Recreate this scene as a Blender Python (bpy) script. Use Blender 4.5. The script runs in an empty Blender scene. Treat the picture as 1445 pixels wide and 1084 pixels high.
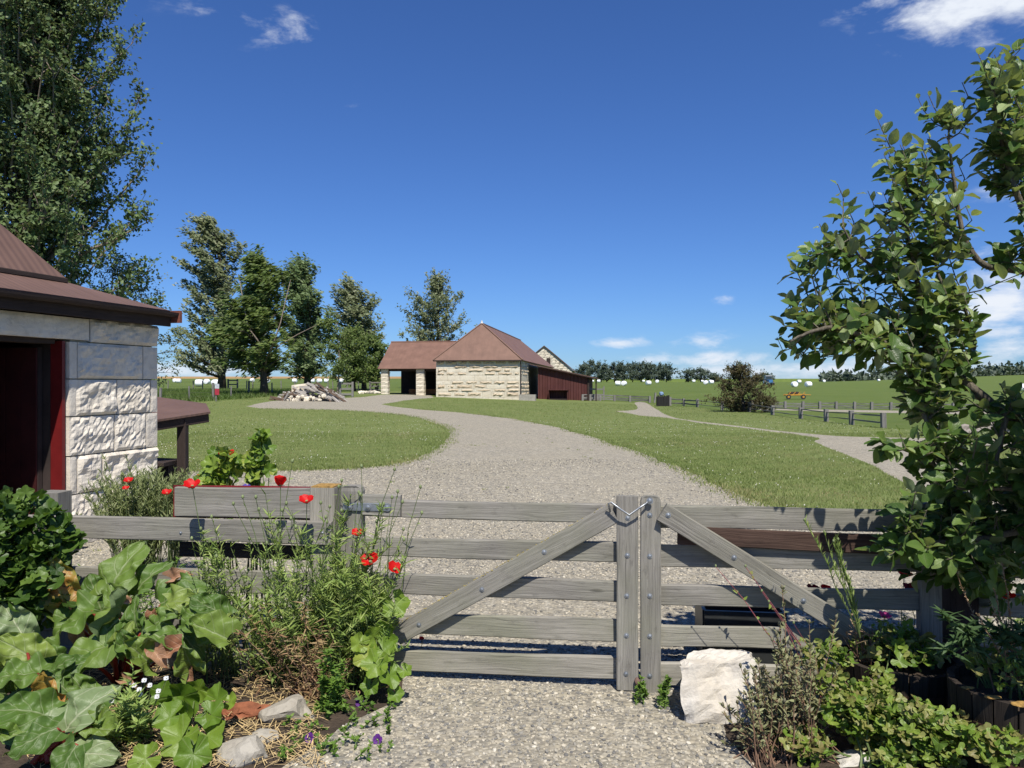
import bpy, bmesh, math, random
import numpy as np
from mathutils import Vector, Matrix, noise
from mathutils.geometry import delaunay_2d_cdt

random.seed(7)
rng = np.random.default_rng(7)
scene = bpy.context.scene
col = scene.collection
R = math.radians
F, CX, CY, EYE = 1090.0, 722.5, 542.0, 1.65      # focal length and centre of the photograph in its pixels, eye height in m

# ------------------------------------------------------------------ camera
cam_d = bpy.data.cameras.new('camera')
cam = bpy.data.objects.new('camera', cam_d); col.objects.link(cam)
cam_d.sensor_width = 36.0; cam_d.lens = F / 1445.0 * 36.0
cam_d.clip_start = 0.05; cam_d.clip_end = 6000
cam.location = (0, 0, EYE); cam.rotation_euler = (R(90), 0, 0)
scene.camera = cam

# ------------------------------------------------------------------ sky, sun, exposure
SUN_EL, SUN_AZ = 56.0, 14.0          # elevation; degrees to the right of straight behind the camera
world = bpy.data.worlds.new('World'); scene.world = world; world.use_nodes = True
wt = world.node_tree; wt.nodes.clear()
def wn(t, **k):
    n = wt.nodes.new(t)
    for a, v in k.items(): setattr(n, a, v)
    return n
def wmath(op, a, b=None, c=None, clamp=False):
    n = wn('ShaderNodeMath', operation=op); n.use_clamp = clamp
    for i, v in enumerate((a, b, c)):
        if v is None: continue
        if isinstance(v, (int, float)): n.inputs[i].default_value = v
        else: wt.links.new(v, n.inputs[i])
    return n.outputs[0]
sky = wn('ShaderNodeTexSky', sky_type='NISHITA')
sky.sun_disc = False; sky.sun_elevation = R(SUN_EL); sky.sun_rotation = R(180 - SUN_AZ)
sky.altitude = 100; sky.air_density = 1.0; sky.dust_density = 0.1; sky.ozone_density = 3.0
tc = wn('ShaderNodeTexCoord')
sep = wn('ShaderNodeSeparateXYZ'); wt.links.new(tc.outputs['Generated'], sep.inputs[0])
DX, DY, DZ = sep.outputs
az = wmath('ARCTAN2', DX, DY); el = wmath('ARCSINE', DZ)
cmb = wn('ShaderNodeCombineXYZ')
wt.links.new(az, cmb.inputs[0]); wt.links.new(wmath('MULTIPLY', el, 2.4), cmb.inputs[1])
def wnoise(scale, detail, dist=0.0, rough=0.6):
    n = wn('ShaderNodeTexNoise'); n.inputs['Scale'].default_value = scale; n.inputs['Detail'].default_value = detail
    n.inputs['Roughness'].default_value = rough; n.inputs['Distortion'].default_value = dist
    wt.links.new(cmb.outputs[0], n.inputs['Vector']); return n.outputs[0]
nz = wnoise(13.0, 9, 0.35); nz2 = wnoise(34.0, 6, 0.2)
def adir(px, py):                    # azimuth and elevation of a point in the photograph
    x, z = (px - CX) / F, (CY - py) / F
    return math.atan2(x, 1), math.atan2(z, math.hypot(x, 1))
total = None
for px, py, wx, wy, amp in [(1395, 8, 95, 32, 1.0), (1225, 8, 45, 13, .62), (380, 38, 60, 22, .52), (300, 14, 60, 12, .30), (1015, 424, 18, 13, .45),
                            (1420, 418, 60, 40, 1.0), (1400, 468, 46, 16, .9), (1432, 490, 40, 16, .95), (985, 481, 40, 11, .80), (870, 484, 40, 8, .78),
                            (1010, 507, 95, 11, .82), (930, 507, 60, 8, .72), (1110, 525, 260, 14, .74), (1420, 390, 50, 14, .6), (500, 150, 26, 12, .22),
                            (260, 521, 120, 12, .8), (1300, 515, 120, 22, .75), (30, 515, 120, 16, .8),
                            (1750, 300, 200, 70, .8), (-350, 330, 180, 50, .7), (2300, 120, 260, 110, .8), (-800, 100, 240, 90, .7)]:
    a, e = adir(px, py)
    sa, se = wx / F, wy / F
    da = wmath('DIVIDE', wmath('SUBTRACT', az, a), sa); de = wmath('DIVIDE', wmath('SUBTRACT', el, e), se)
    g = wmath('EXPONENT', wmath('MULTIPLY', wmath('ADD', wmath('MULTIPLY', da, da), wmath('MULTIPLY', de, de)), -0.75))
    g = wmath('MULTIPLY', g, amp)
    total = g if total is None else wmath('MAXIMUM', total, g)
cl = wmath('ADD', total, wmath('MULTIPLY', wmath('SUBTRACT', nz, 0.5), 1.9))
cl = wmath('ADD', cl, wmath('MULTIPLY', wmath('SUBTRACT', nz2, 0.5), 0.7))
mr = wn('ShaderNodeMapRange', interpolation_type='SMOOTHSTEP')
wt.links.new(cl, mr.inputs[0]); mr.inputs[1].default_value = 0.28; mr.inputs[2].default_value = 1.15
cloud = wmath('MULTIPLY', mr.outputs[0], wmath('MINIMUM', wmath('MULTIPLY', total, 3.0), 1.0))
hsv = wn('ShaderNodeMixRGB', blend_type='MULTIPLY'); hsv.inputs[0].default_value = 1.0; hsv.inputs[2].default_value = (.53, .83, 1.38, 1)   # the clean, deep blue of this air
wt.links.new(sky.outputs[0], hsv.inputs[1])
mixc = wn('ShaderNodeMixRGB'); wt.links.new(cloud, mixc.inputs[0]); wt.links.new(hsv.outputs[0], mixc.inputs[1])
mixc.inputs[2].default_value = (10, 10.6, 11.6, 1)
bg = wn('ShaderNodeBackground'); bg.inputs[1].default_value = 0.0615
wo = wn('ShaderNodeOutputWorld')
wt.links.new(mixc.outputs[0], bg.inputs[0]); wt.links.new(bg.outputs[0], wo.inputs[0])
sun_d = bpy.data.lights.new('sun', 'SUN'); sun = bpy.data.objects.new('sun', sun_d); col.objects.link(sun)
sun_d.energy = 4.8; sun_d.angle = R(0.5); sun_d.color = (1.0, 0.945, 0.86)
sdir = Vector((math.sin(R(SUN_AZ)) * math.cos(R(SUN_EL)), -math.cos(R(SUN_AZ)) * math.cos(R(SUN_EL)), math.sin(R(SUN_EL))))
sun.rotation_euler = sdir.to_track_quat('Z', 'Y').to_euler(); sun.location = (0, -5, 30)
scene.view_settings.view_transform = 'Standard'; scene.view_settings.look = 'None'
scene.view_settings.exposure = 0.45; scene.view_settings.gamma = 1.0
scene.render.engine = 'CYCLES'
scene.cycles.max_bounces = 5; scene.cycles.diffuse_bounces = 3; scene.cycles.glossy_bounces = 2; scene.cycles.transparent_max_bounces = 8

# ------------------------------------------------------------------ ground shape, pixel helpers
def sstep(a, b, x):
    t = np.clip((x - a) / (b - a), 0, 1); return t * t * (3 - 2 * t)
def H(x, y):
    x = np.asarray(x, float); y = np.asarray(y, float)
    yy = np.maximum(y, 1.0); t = x / yy
    a = sstep(20, 75, y) * np.clip(0.25 - 0.035 * x, -0.12, 0.92)
    wl = sstep(0.12, -0.12, t)
    zl = np.interp(y, [95, 150, 250, 450, 620, 800, 1600], [0, .45, 1.3, 4.4, 7.6, 9.4, 12])
    zr = np.interp(y, [70, 130, 187, 300, 500, 900, 1600], [0, .75, 1.3, 2.3, 3.0, 3.6, 4])
    hill = sstep(0.34, 0.75, t) * np.interp(y, [250, 500, 900, 1600], [0, 2.5, 11, 13])
    return a * sstep(600, 300, y) + wl * zl + (1 - wl) * zr + hill
def Hf(x, y): return float(H(x, y))
def P(px, py, D): return Vector(((px - CX) / F * D, D, EYE - (py - CY) / F * D))
def G(px, py):                        # where the pixel's ray meets the ground
    k, m = (px - CX) / F, (py - CY) / F
    lo, hi = 0.5, 0.5
    while hi < 1500 and EYE - m * hi > Hf(k * hi, hi): lo = hi; hi *= 1.06
    for _ in range(30):
        mid = (lo + hi) / 2
        if EYE - m * mid > Hf(k * mid, mid): lo = mid
        else: hi = mid
    return Vector((k * lo, lo, Hf(k * lo, lo)))
def GD(px, D):
    x = (px - CX) / F * D; return Vector((x, D, Hf(x, D)))

# ------------------------------------------------------------------ mesh helpers
def world_origin(o):
    v = Vector(o.location)
    while o.parent: o = o.parent; v = v + o.location
    return v
def tag(o, label=None, cat=None, group=None, kind=None):
    if label: o['label'] = label
    if cat: o['category'] = cat
    if group: o['group'] = group
    if kind: o['kind'] = kind
    return o
def thing(name, loc, label, cat, group=None):
    o = bpy.data.objects.new(name, None); col.objects.link(o); o.location = loc; o.empty_display_size = 0.2
    return tag(o, label, cat, group)
def add_mesh(name, V, Fc, m, parent=None, uv=None, rnd=None, smooth=False, origin=None):
    """V world-space verts, Fc list of faces or (n,k) array."""
    V = np.asarray(V, float).reshape(-1, 3)
    if parent is not None: org = world_origin(parent)
    elif origin is not None: org = Vector(origin)
    else: org = Vector(((V[:, 0].min() + V[:, 0].max()) / 2, (V[:, 1].min() + V[:, 1].max()) / 2, V[:, 2].min()))
    W = V - np.array(org)
    me = bpy.data.meshes.new(name)
    if isinstance(Fc, np.ndarray):
        n, k = Fc.shape
        me.vertices.add(len(W)); me.vertices.foreach_set('co', W.astype(np.float32).ravel())
        me.loops.add(n * k); me.loops.foreach_set('vertex_index', Fc.astype(np.int32).ravel())
        me.polygons.add(n); me.polygons.foreach_set('loop_start', (np.arange(n) * k).astype(np.int32))
        me.update(calc_edges=True)
    else:
        me.from_pydata(W.tolist(), [], Fc)
    if uv is not None:
        l = me.uv_layers.new(name='UVMap'); l.data.foreach_set('uv', np.asarray(uv, np.float32).ravel())
    if rnd is not None:
        a = me.attributes.new('rnd', 'FLOAT', 'POINT'); a.data.foreach_set('value', np.asarray(rnd, np.float32))
    if smooth: me.polygons.foreach_set('use_smooth', np.ones(len(me.polygons), bool))
    if m is not None: me.materials.append(m)
    o = bpy.data.objects.new(name, me); col.objects.link(o)
    if parent is not None: o.parent = parent
    else: o.location = org
    return o
def inst(name, me, M, parent):        # a part that shares its mesh
    o = bpy.data.objects.new(name, me); col.objects.link(o); o.parent = parent
    o.matrix_local = Matrix.Translation(-world_origin(parent)) @ M
    return o
class MB:
    def __init__(s): s.V = []; s.F = []; s.UV = []; s.R = []; s.n = 0
    def raw(s, V, Fs, UV=None, r=0.5):
        V = [tuple(v) for v in V]
        s.V += V; s.R += [r] * len(V)
        for i, f in enumerate(Fs):
            s.F.append(tuple(k + s.n for k in f))
            if UV is None: s.UV += [(V[k][0] + V[k][2] * .37, V[k][1] + V[k][2]) for k in f]
        if UV is not None: s.UV += UV
        s.n += len(V)
    def loft(s, secs, caps=True, closed=True, r=0.5):
        secs = [[Vector(p) for p in sec] for sec in secs]
        k = len(secs[0]); n = len(secs)
        ou, ov = random.random() * 20, random.random() * 20
        us = [0.0]
        for i in range(1, n): us.append(us[-1] + (sum(secs[i], Vector()) / k - sum(secs[i - 1], Vector()) / k).length)
        vs = [0.0]
        for j in range(1, k + 1): vs.append(vs[-1] + (secs[0][j % k] - secs[0][j - 1]).length)
        V = [p for sec in secs for p in sec]; Fs = []; UV = []
        for i in range(n - 1):
            for j in range(k if closed else k - 1):
                j2 = (j + 1) % k
                Fs.append((i * k + j, i * k + j2, (i + 1) * k + j2, (i + 1) * k + j))
                UV += [(us[i] + ou, vs[j] + ov), (us[i] + ou, vs[j + 1] + ov), (us[i + 1] + ou, vs[j + 1] + ov), (us[i + 1] + ou, vs[j] + ov)]
        if caps and closed:
            for i, rev in ((0, True), (n - 1, False)):
                idx = [i * k + j for j in range(k)]
                if rev: idx.reverse()
                Fs.append(tuple(idx))
                UV += [(ou + 3 + 0.02 * (a % 2), vs[a % k] + ov) for a in idx]
        s.raw(V, Fs, UV, r)
    def box(s, c, sx, sy, sz, ax=None, ay=None, az_=None, r=0.5):
        c = Vector(c); ax = Vector(ax or (1, 0, 0)); ay = Vector(ay or (0, 1, 0)); az_ = Vector(az_ or (0, 0, 1))
        secs = []
        for e in (-1, 1):
            secs.append([c + ax * (e * sx / 2) + ay * (a * sy / 2) + az_ * (b * sz / 2) for a, b in ((-1, -1), (1, -1), (1, 1), (-1, 1))])
        s.loft(secs, r=r)
    def beam(s, p0, p1, w, t, up=(0, 0, 1), bev=0.004, n=10, wob=0.002, r=0.5, cut=None):
        """board from p0 to p1; w along 'up', t across."""
        p0, p1 = Vector(p0), Vector(p1); a = (p1 - p0); L = a.length; a.normalize()
        side = a.cross(Vector(up)).normalized(); u = side.cross(a).normalized()
        b = min(bev, w * .3, t * .3); sd = random.random() * 100
        prof = [(-t / 2 + b, -w / 2), (t / 2 - b, -w / 2), (t / 2, -w / 2 + b), (t / 2, w / 2 - b), (t / 2 - b, w / 2), (-t / 2 + b, w / 2), (-t / 2, w / 2 - b), (-t / 2, -w / 2 + b)]
        secs = []
        for i in range(n + 1):
            q = p0 + a * (L * i / n); sec = []
            for j, (x, y) in enumerate(prof):
                d1 = noise.noise(Vector((i * L / n * 2.3 + sd, j * 7.1, 0))) * wob
                d2 = noise.noise(Vector((i * L / n * 1.1 + sd, 3.3, (y > 0) * 5))) * wob * 1.6
                sec.append(q + side * (x + d1 * (1 if x > 0 else -1)) + u * (y + d1 * .5 + d2))
            secs.append(sec)
        s.loft(secs, r=r)
    def tube(s, pts, rad, k=6, r=0.5, caps=True):
        pts = [Vector(p) for p in pts]; n = len(pts)
        if isinstance(rad, (int, float)): rad = [rad] * n
        ref = Vector((0.31, 0.17, 0.93))
        secs = []; prev = None
        for i, p in enumerate(pts):
            d = (pts[min(i + 1, n - 1)] - pts[max(i - 1, 0)])
            if d.length < 1e-9: d = Vector((0, 0, 1))
            d.normalize()
            if prev is None:
                e = d.cross(ref)
                if e.length < 1e-3: e = d.cross(Vector((1, 0, 0)))
            else: e = prev - d * prev.dot(d)
            e.normalize(); prev = e; f = d.cross(e)
            secs.append([p + (e * math.cos(2 * math.pi * j / k) + f * math.sin(2 * math.pi * j / k)) * rad[i] for j in range(k)])
        s.loft(secs, caps=caps, r=r)
    def build(s, name, m, parent=None, smooth=False, rnd=False, origin=None):
        return add_mesh(name, s.V, s.F, m, parent, s.UV, s.R if rnd else None, smooth, origin)
def wander(p0, p1, n, amp, seed=None):
    p0, p1 = Vector(p0), Vector(p1); sd = random.random() * 50 if seed is None else seed
    out = []
    for i in range(n + 1):
        t = i / n; w = math.sin(math.pi * min(t, 1))
        out.append(p0.lerp(p1, t) + noise.noise_vector(Vector((t * 2.2 + sd, sd, 1.7))) * amp * (w if i < n else 0.0) )
    return out
def frames(d, nrm):                   # (N,3) y-directions and rough normals -> (N,3,3) with columns x,y,z
    d = d / (np.linalg.norm(d, axis=1, keepdims=True) + 1e-9)
    x = np.cross(d, nrm); x /= (np.linalg.norm(x, axis=1, keepdims=True) + 1e-9)
    z = np.cross(x, d)
    return np.stack([x, d, z], axis=2)
def scatter(TV, TF, M, pos, size):    # template verts (k,3), faces (f,3) -> big arrays
    TV = np.asarray(TV, float); TF = np.asarray(TF, int)
    size = np.asarray(size, float)
    if size.ndim == 1: size = np.repeat(size[:, None], 3, 1)
    W = np.einsum('nij,nkj->nki', M, TV[None] * size[:, None, :]) + pos[:, None, :]
    N, k = len(pos), len(TV)
    FF = (TF[None] + (np.arange(N) * k)[:, None, None]).reshape(-1, TF.shape[1])
    return W.reshape(-1, 3), FF
def rand_unit(n):
    v = rng.normal(size=(n, 3)); return v / np.linalg.norm(v, axis=1, keepdims=True)

# ------------------------------------------------------------------ materials
class NT:
    def __init__(s, name):
        s.m = bpy.data.materials.new(name); s.m.use_nodes = True; s.t = s.m.node_tree; s.t.nodes.clear()
        s.out = s.t.nodes.new('ShaderNodeOutputMaterial')
    def n(s, typ, ins=None, **k):
        nd = s.t.nodes.new(typ)
        for a, v in k.items(): setattr(nd, a, v)
        for a, v in (ins or {}).items(): s.set(nd, a, v)
        return nd
    def set(s, nd, a, v):
        sock = nd.inputs[a]
        if hasattr(v, 'is_linked'): s.t.links.new(v, sock)
        else:
            if isinstance(v, tuple) and len(v) == 3 and sock.type == 'RGBA': v = v + (1,)
            sock.default_value = v
    def math(s, op, a, b=0.0, clamp=False):
        nd = s.n('ShaderNodeMath', {0: a, 1: b}, operation=op); nd.use_clamp = clamp; return nd.outputs[0]
    def noise(s, vec, scale, detail=4, rough=.55, dist=0.0, out=0):
        return s.n('ShaderNodeTexNoise', {'Vector': vec, 'Scale': scale, 'Detail': detail, 'Roughness': rough, 'Distortion': dist}).outputs[out]
    def ramp(s, fac, stops, interp='LINEAR'):
        nd = s.n('ShaderNodeValToRGB', {0: fac}); cr = nd.color_ramp; cr.interpolation = interp
        while len(cr.elements) < len(stops): cr.elements.new(0.5)
        for e, (p, c) in zip(cr.elements, stops):
            e.position = p; e.color = (c + (1,)) if isinstance(c, tuple) else (c, c, c, 1)
        return nd.outputs[0]
    def mix(s, f, a, b, typ='MIX'):
        nd = s.n('ShaderNodeMixRGB', {0: f, 1: a, 2: b}, blend_type=typ); return nd.outputs[0]
    def mapping(s, vec, scale=(1, 1, 1), loc=(0, 0, 0), rot=(0, 0, 0)):
        return s.n('ShaderNodeMapping', {'Vector': vec, 'Scale': scale, 'Location': loc, 'Rotation': rot}).outputs[0]
    def pos(s): return s.n('ShaderNodeNewGeometry').outputs['Position']
    def uv(s): return s.n('ShaderNodeTexCoord').outputs['UV']
    def rnd(s): return s.n('ShaderNodeAttribute', attribute_name='rnd').outputs['Fac']
    def orand(s): return s.n('ShaderNodeObjectInfo').outputs['Random']
    def bump(s, h, strength=.5, dist=.01): return s.n('ShaderNodeBump', {'Height': h, 'Strength': strength, 'Distance': dist}).outputs[0]
    def done(s, color, rough=.8, bump=None, metal=0.0, spec=.3, trans=None, transcol=None, sheen=0):
        b = s.n('ShaderNodeBsdfPrincipled', {'Base Color': color, 'Roughness': rough, 'Metallic': metal, 'Specular IOR Level': spec})
        if bump is not None: s.set(b, 'Normal', bump)
        o = b.outputs[0]
        if trans:
            tr = s.n('ShaderNodeBsdfTranslucent', {'Color': transcol if transcol is not None else color})
            if bump is not None: s.set(tr, 'Normal', bump)
            o = s.n('ShaderNodeMixShader', {0: trans, 1: o, 2: tr.outputs[0]}).outputs[0]
        s.t.links.new(o, s.out.inputs[0]); return s.m

def m_wood(name, dark, mid, lite, green=0.0, rough=.85):
    t = NT(name); uv = t.uv(); orr = t.orand()
    off = t.n('ShaderNodeVectorMath', {0: uv, 1: t.n('ShaderNodeCombineXYZ', {0: t.math('MULTIPLY', orr, 37.0), 1: t.math('MULTIPLY', orr, 91.0), 2: 0.0}).outputs[0]}, operation='ADD').outputs[0]
    warp = t.noise(t.mapping(off, (2.2, 9, 1)), 1.0, 3)
    v2 = t.n('ShaderNodeVectorMath', {0: off, 1: t.n('ShaderNodeCombineXYZ', {0: 0.0, 1: t.math('MULTIPLY', warp, .05), 2: 0.0}).outputs[0]}, operation='ADD').outputs[0]
    g1 = t.noise(t.mapping(v2, (2.0, 85, 1)), 1.0, 6, .65)
    g2 = t.noise(t.mapping(v2, (5.0, 260, 1)), 1.0, 3, .6)
    c = t.ramp(g1, [(.28, dark), (.5, mid), (.72, lite)])
    c = t.mix(.35, c, t.ramp(g2, [(.3, dark), (.7, lite)]))
    bl = t.noise(t.mapping(off, (1.6, 5, 1)), 1.0, 4, .6)
    c = t.mix(t.math('MULTIPLY', t.ramp(bl, [(.42, 0.0), (.68, 1.0)]), .55), c, dark)
    vo = t.n('ShaderNodeTexVoronoi', {'Vector': t.mapping(off, (2.4, 7.5, 1)), 'Scale': 1.0}, feature='F1').outputs['Distance']
    knot = t.ramp(vo, [(.05, 1.0), (.12, 0.0)])
    c = t.mix(t.math('MULTIPLY', knot, .6), c, tuple(x * .45 for x in dark))
    if green:
        gn = t.noise(t.pos(), 2.3, 4)
        c = t.mix(t.math('MULTIPLY', t.ramp(gn, [(.42, 0.0), (.66, 1.0)]), green), c, (.20, .205, .135))
    crk = t.ramp(t.noise(t.mapping(v2, (1.3, 120, 1)), 1.0, 2, .5), [(.68, 0.0), (.73, 1.0)])
    c = t.mix(t.math('MULTIPLY', crk, .75), c, tuple(x * .3 for x in dark))
    hh = t.math('ADD', t.math('MULTIPLY', g1, 1.0), t.math('MULTIPLY', g2, .4))
    hh = t.math('SUBTRACT', hh, t.math('MULTIPLY', knot, .5))
    c = t.mix(t.math('MULTIPLY', t.orand(), .35), c, t.mix(1.0, c, (.72, .71, .69), 'MULTIPLY'))
    c = t.mix(t.ramp(t.noise(t.mapping(off, (9, 26, 1)), 1.0, 5, .7), [(.56, 0.0), (.74, .5)]), c, tuple(x * .5 for x in dark))
    return t.done(c, rough, t.bump(hh, .7, .005), spec=.2)
wood_grey = m_wood('weathered_grey_wood', (.112, .104, .09), (.25, .237, .208), (.40, .378, .335), .4)
wood_pale = m_wood('pale_grey_wood', (.152, .142, .118), (.315, .297, .252), (.46, .43, .365), .55)
wood_brown = m_wood('dark_brown_painted_wood', (.03, .018, .014), (.07, .042, .032), (.13, .085, .065))
wood_dark = m_wood('dark_stained_wood', (.022, .016, .014), (.045, .032, .028), (.075, .055, .048))
wood_barrel = m_wood('shade_dark_barrel_oak', (.016, .012, .01), (.036, .028, .022), (.085, .068, .052))  # barrel oak darkened to stand in for the tree's shade
wood_far = m_wood('silver_fence_wood', (.12, .115, .105), (.21, .20, .185), (.32, .31, .29))

def m_simple(name, c, rough=.7, var=.25, scale=8.0, bump=.2, bd=.01, metal=0.0, spec=.3, objvar=0.0):
    t = NT(name); n = t.noise(t.pos(), scale, 5, .6)
    lo = tuple(x * (1 - var) for x in c); hi = tuple(min(1, x * (1 + var)) for x in c)
    cc = t.ramp(n, [(.3, lo), (.7, hi)])
    if objvar:
        o = t.orand(); cc = t.mix(t.math('MULTIPLY', o, objvar), cc, tuple(x * .45 for x in c))
    return t.done(cc, rough, t.bump(t.noise(t.pos(), scale * 4, 4), bump, bd), metal, spec)
steel = m_simple('galvanised_steel', (.33, .35, .37), .42, .18, 30, .1, .002, metal=.75)
steel_dark = m_simple('dark_steel', (.06, .06, .06), .5, .3, 30, .1, .002, metal=.6)
lichen = m_simple('orange_lichen', (.30, .18, .05), .9, .6, 60, .5, .004)
red_paint = m_simple('red_paint', (.13, .010, .010), .45, .2, 6, .1, .003, spec=.4)
darkred = m_simple('dark_red_door', (.16, .015, .014), .5, .25, 5, .1, .003)
black_in = m_simple('interior_shade_dark', (.035, .025, .022), .9, .3, 4)  # near-black colour gives the interiors their deep shade
trough_mat = m_simple('black_trough_plastic', (.028, .03, .03), .45, .3, 7, .15, .004, spec=.4)
conc = m_simple('grey_concrete', (.30, .28, .24), .9, .25, 2.5, .2, .02)
bale_mat = m_simple('white_bale_wrap', (.86, .87, .88), .35, .06, 3, .25, .03, spec=.5)
soil = m_simple('dark_garden_soil', (.055, .04, .028), .95, .45, 14, .8, .02)
straw_m = m_simple('dry_straw', (.50, .37, .18), .8, .35, 30, .0)
terra = m_simple('terracotta', (.21, .075, .036), .9, .35, 24, .4, .008)
random.seed(21); rng = np.random.default_rng(21)
def m_gravel():
    t = NT('gravel'); p = t.pos()
    v = t.n('ShaderNodeTexVoronoi', {'Vector': p, 'Scale': 42.0}); cellc = v.outputs['Color']; dist = v.outputs['Distance']
    r = t.n('ShaderNodeSeparateColor', {0: cellc}).outputs[0]
    c = t.ramp(r, [(.0, (.125, .125, .12)), (.3, (.215, .203, .178)), (.55, (.31, .285, .23)), (.8, (.40, .363, .285)), (1., (.48, .445, .375))])
    v2 = t.n('ShaderNodeTexVoronoi', {'Vector': p, 'Scale': 15.0}).outputs['Color']; r2 = t.n('ShaderNodeSeparateColor', {0: v2})
    c = t.mix(t.ramp(r2.outputs[0], [(.74, 0.0), (.82, .42)]), c, (.125, .125, .125))
    c = t.mix(t.ramp(r2.outputs[1], [(.80, 0.0), (.88, .4)]), c, (.53, .50, .43))
    big = t.noise(p, .45, 5, .6)
    c = t.mix(t.ramp(big, [(.3, 0.0), (.75, .45)]), c, (.355, .32, .245))
    mid = t.noise(p, 7.0, 4, .6)
    c = t.mix(t.ramp(mid, [(.45, 0.0), (.7, .5)]), c, (.32, .29, .225))
    c = t.mix(t.ramp(t.noise(p, 1.7, 3), [(.62, 0.0), (.78, .16)]), c, (.15, .18, .06))
    c = t.mix(t.ramp(dist, [(.3, 0.0), (.7, .42)]), c, (.20, .18, .15))
    c = t.mix(1.0, c, (1.0, .992, .95), 'MULTIPLY')
    return t.done(c, .95, t.bump(t.math('SUBTRACT', 1.0, dist), .8, .012), spec=.1)
gravel = m_gravel()
def m_stonechip():
    t = NT('gravel_stone'); r = t.orand()
    c = t.ramp(r, [(.0, (.085, .086, .088)), (.2, (.18, .177, .165)), (.48, (.29, .272, .23)), (.70, (.39, .357, .285)), (.90, (.46, .41, .315)), (1., (.58, .545, .465))])
    c = t.mix(t.math('MULTIPLY', t.noise(t.pos(), 90, 3), .35), c, (.24, .22, .2))
    c = t.mix(1.0, c, (1.0, .992, .95), 'MULTIPLY')
    return t.done(c, .85, t.bump(t.noise(t.pos(), 180, 3), .3, .003), spec=.25)
stonechip = m_stonechip()
def m_grass(name, a, b, dry, dryamt, scale=1.0, far=False):
    t = NT(name); p = t.pos()
    n1 = t.noise(p, .35 * scale, 5, .6); n2 = t.noise(p, 3.1 * scale, 5, .65); n3 = t.noise(p, 28 * scale, 4, .7)
    c = t.ramp(n1, [(.3, a), (.7, b)])
    c = t.mix(t.math('MULTIPLY', t.ramp(n2, [(.46, 0.0), (.70, 1.0)]), dryamt), c, dry)
    # mowing stripes
    w = t.n('ShaderNodeTexWave', {'Vector': t.mapping(p, rot=(0, 0, R(62))), 'Scale': .32, 'Distortion': 1.6, 'Detail': 2.0, 'Detail Scale': 1.0}, wave_type='BANDS').outputs['Fac']
    if not far: c = t.mix(t.math('MULTIPLY', t.ramp(w, [(.3, 0.0), (.7, 1.0)]), .24), c, tuple(x * 1.5 for x in b))
    c = t.mix(t.math('MULTIPLY', n3, .55), c, tuple(x * .55 for x in a))
    h = t.math('ADD', n3, t.math('MULTIPLY', n2, .5))
    return t.done(c, .95, t.bump(h, .7, .04 if not far else .15), spec=.08)
lawn_m = m_grass('mown_lawn', (.128, .166, .05), (.17, .21, .07), (.25, .22, .105), .5)
field_m = m_grass('pasture', (.10, .15, .036), (.14, .185, .05), (.20, .20, .08), .4, .35, True)
stubble_m = m_simple('dry_stubble_field', (.34, .215, .085), .95, .22, .05, .2, .2)
def m_blade(name, cols, trans=.25, backpale=None, tc=1.5, rough=.55, spec=.25):
    t = NT(name); r = t.rnd()
    n = len(cols)
    c = t.ramp(r, [(i / (n - 1), k) for i, k in enumerate(cols)])
    c = t.mix(t.math('MULTIPLY', t.noise(t.pos(), 25, 2), .35), c, tuple(x * .6 for x in cols[0]))
    if backpale is not None:
        bf = t.n('ShaderNodeNewGeometry').outputs['Backfacing']
        c = t.mix(t.math('MULTIPLY', bf, .75), c, backpale)
    tcn = t.mix(1.0, c, (tc, tc * 1.05, tc * .55), 'MULTIPLY')
    return t.done(c, rough, trans=trans, transcol=tcn, spec=spec)
blade_m = m_blade('grass_blades', [(0.171, 0.221, 0.065), (0.217, 0.265, 0.084), (0.268, 0.297, 0.116), (0.365, 0.313, 0.163)], .35)
clover_m = m_simple('clover_white', (.62, .60, .54), .8, .1, 20, 0)

# ------------------------------------------------------------------ ground, drive, paths: one triangulation, cut along the edges seen in the photo
def smooth_poly(pts, n=4):
    out = []
    N = len(pts)
    for i in range(N - 1):
        p0, p1, p2, p3 = pts[max(i - 1, 0)], pts[i], pts[i + 1], pts[min(i + 2, N - 1)]
        for k in range(n):
            u = k / n
            out.append(tuple(0.5 * (2 * p1[a] + (p2[a] - p0[a]) * u + (2 * p0[a] - 5 * p1[a] + 4 * p2[a] - p3[a]) * u * u + (3 * p1[a] - p0[a] - 3 * p2[a] + p3[a]) * u ** 3) for a in (0, 1)))
    out.append(tuple(pts[-1])); return out
def px_line(pts, n=4, jit=0.0):
    w = [G(*p)[:2] for p in smooth_poly(pts, n)]
    out = []
    for i, (x, y) in enumerate(w):
        s = jit * min(1.0, y / 20)
        q = noise.noise_vector(Vector((i * .73, x * .9, y * .9)))
        out.append((x + q.x * s, y + q.y * s))
    return out
drive = ([(-9.0, -4.0), (9.5, -4.0)] +
         px_line([(1480, 739), (1300, 733), (1180, 727), (1100, 717), (1050, 700), (1000, 680), (960, 661), (915, 643), (870, 628), (820, 612), (760, 598), (700, 588), (640, 581.5), (585, 577), (556, 574)], 5, .16) +
         px_line([(540, 570.5), (570, 565.5), (613, 561)], 4, .25) +
         [G(606, 556.5)[:2], G(540, 557)[:2]] +
         px_line([(512, 560.5), (478, 562), (430, 563), (396, 565), (372, 568), (346, 573.5)], 4, .2) +
         px_line([(372, 577), (440, 578), (500, 580), (555, 584.5), (590, 590), (614, 597), (629, 603.5), (634, 612), (625, 625), (600, 642), (560, 654), (500, 660.5), (440, 662.5), (380, 663.5), (300, 664), (215, 666)], 5, .14) +
         [(-9.0, 14.6)])
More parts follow.
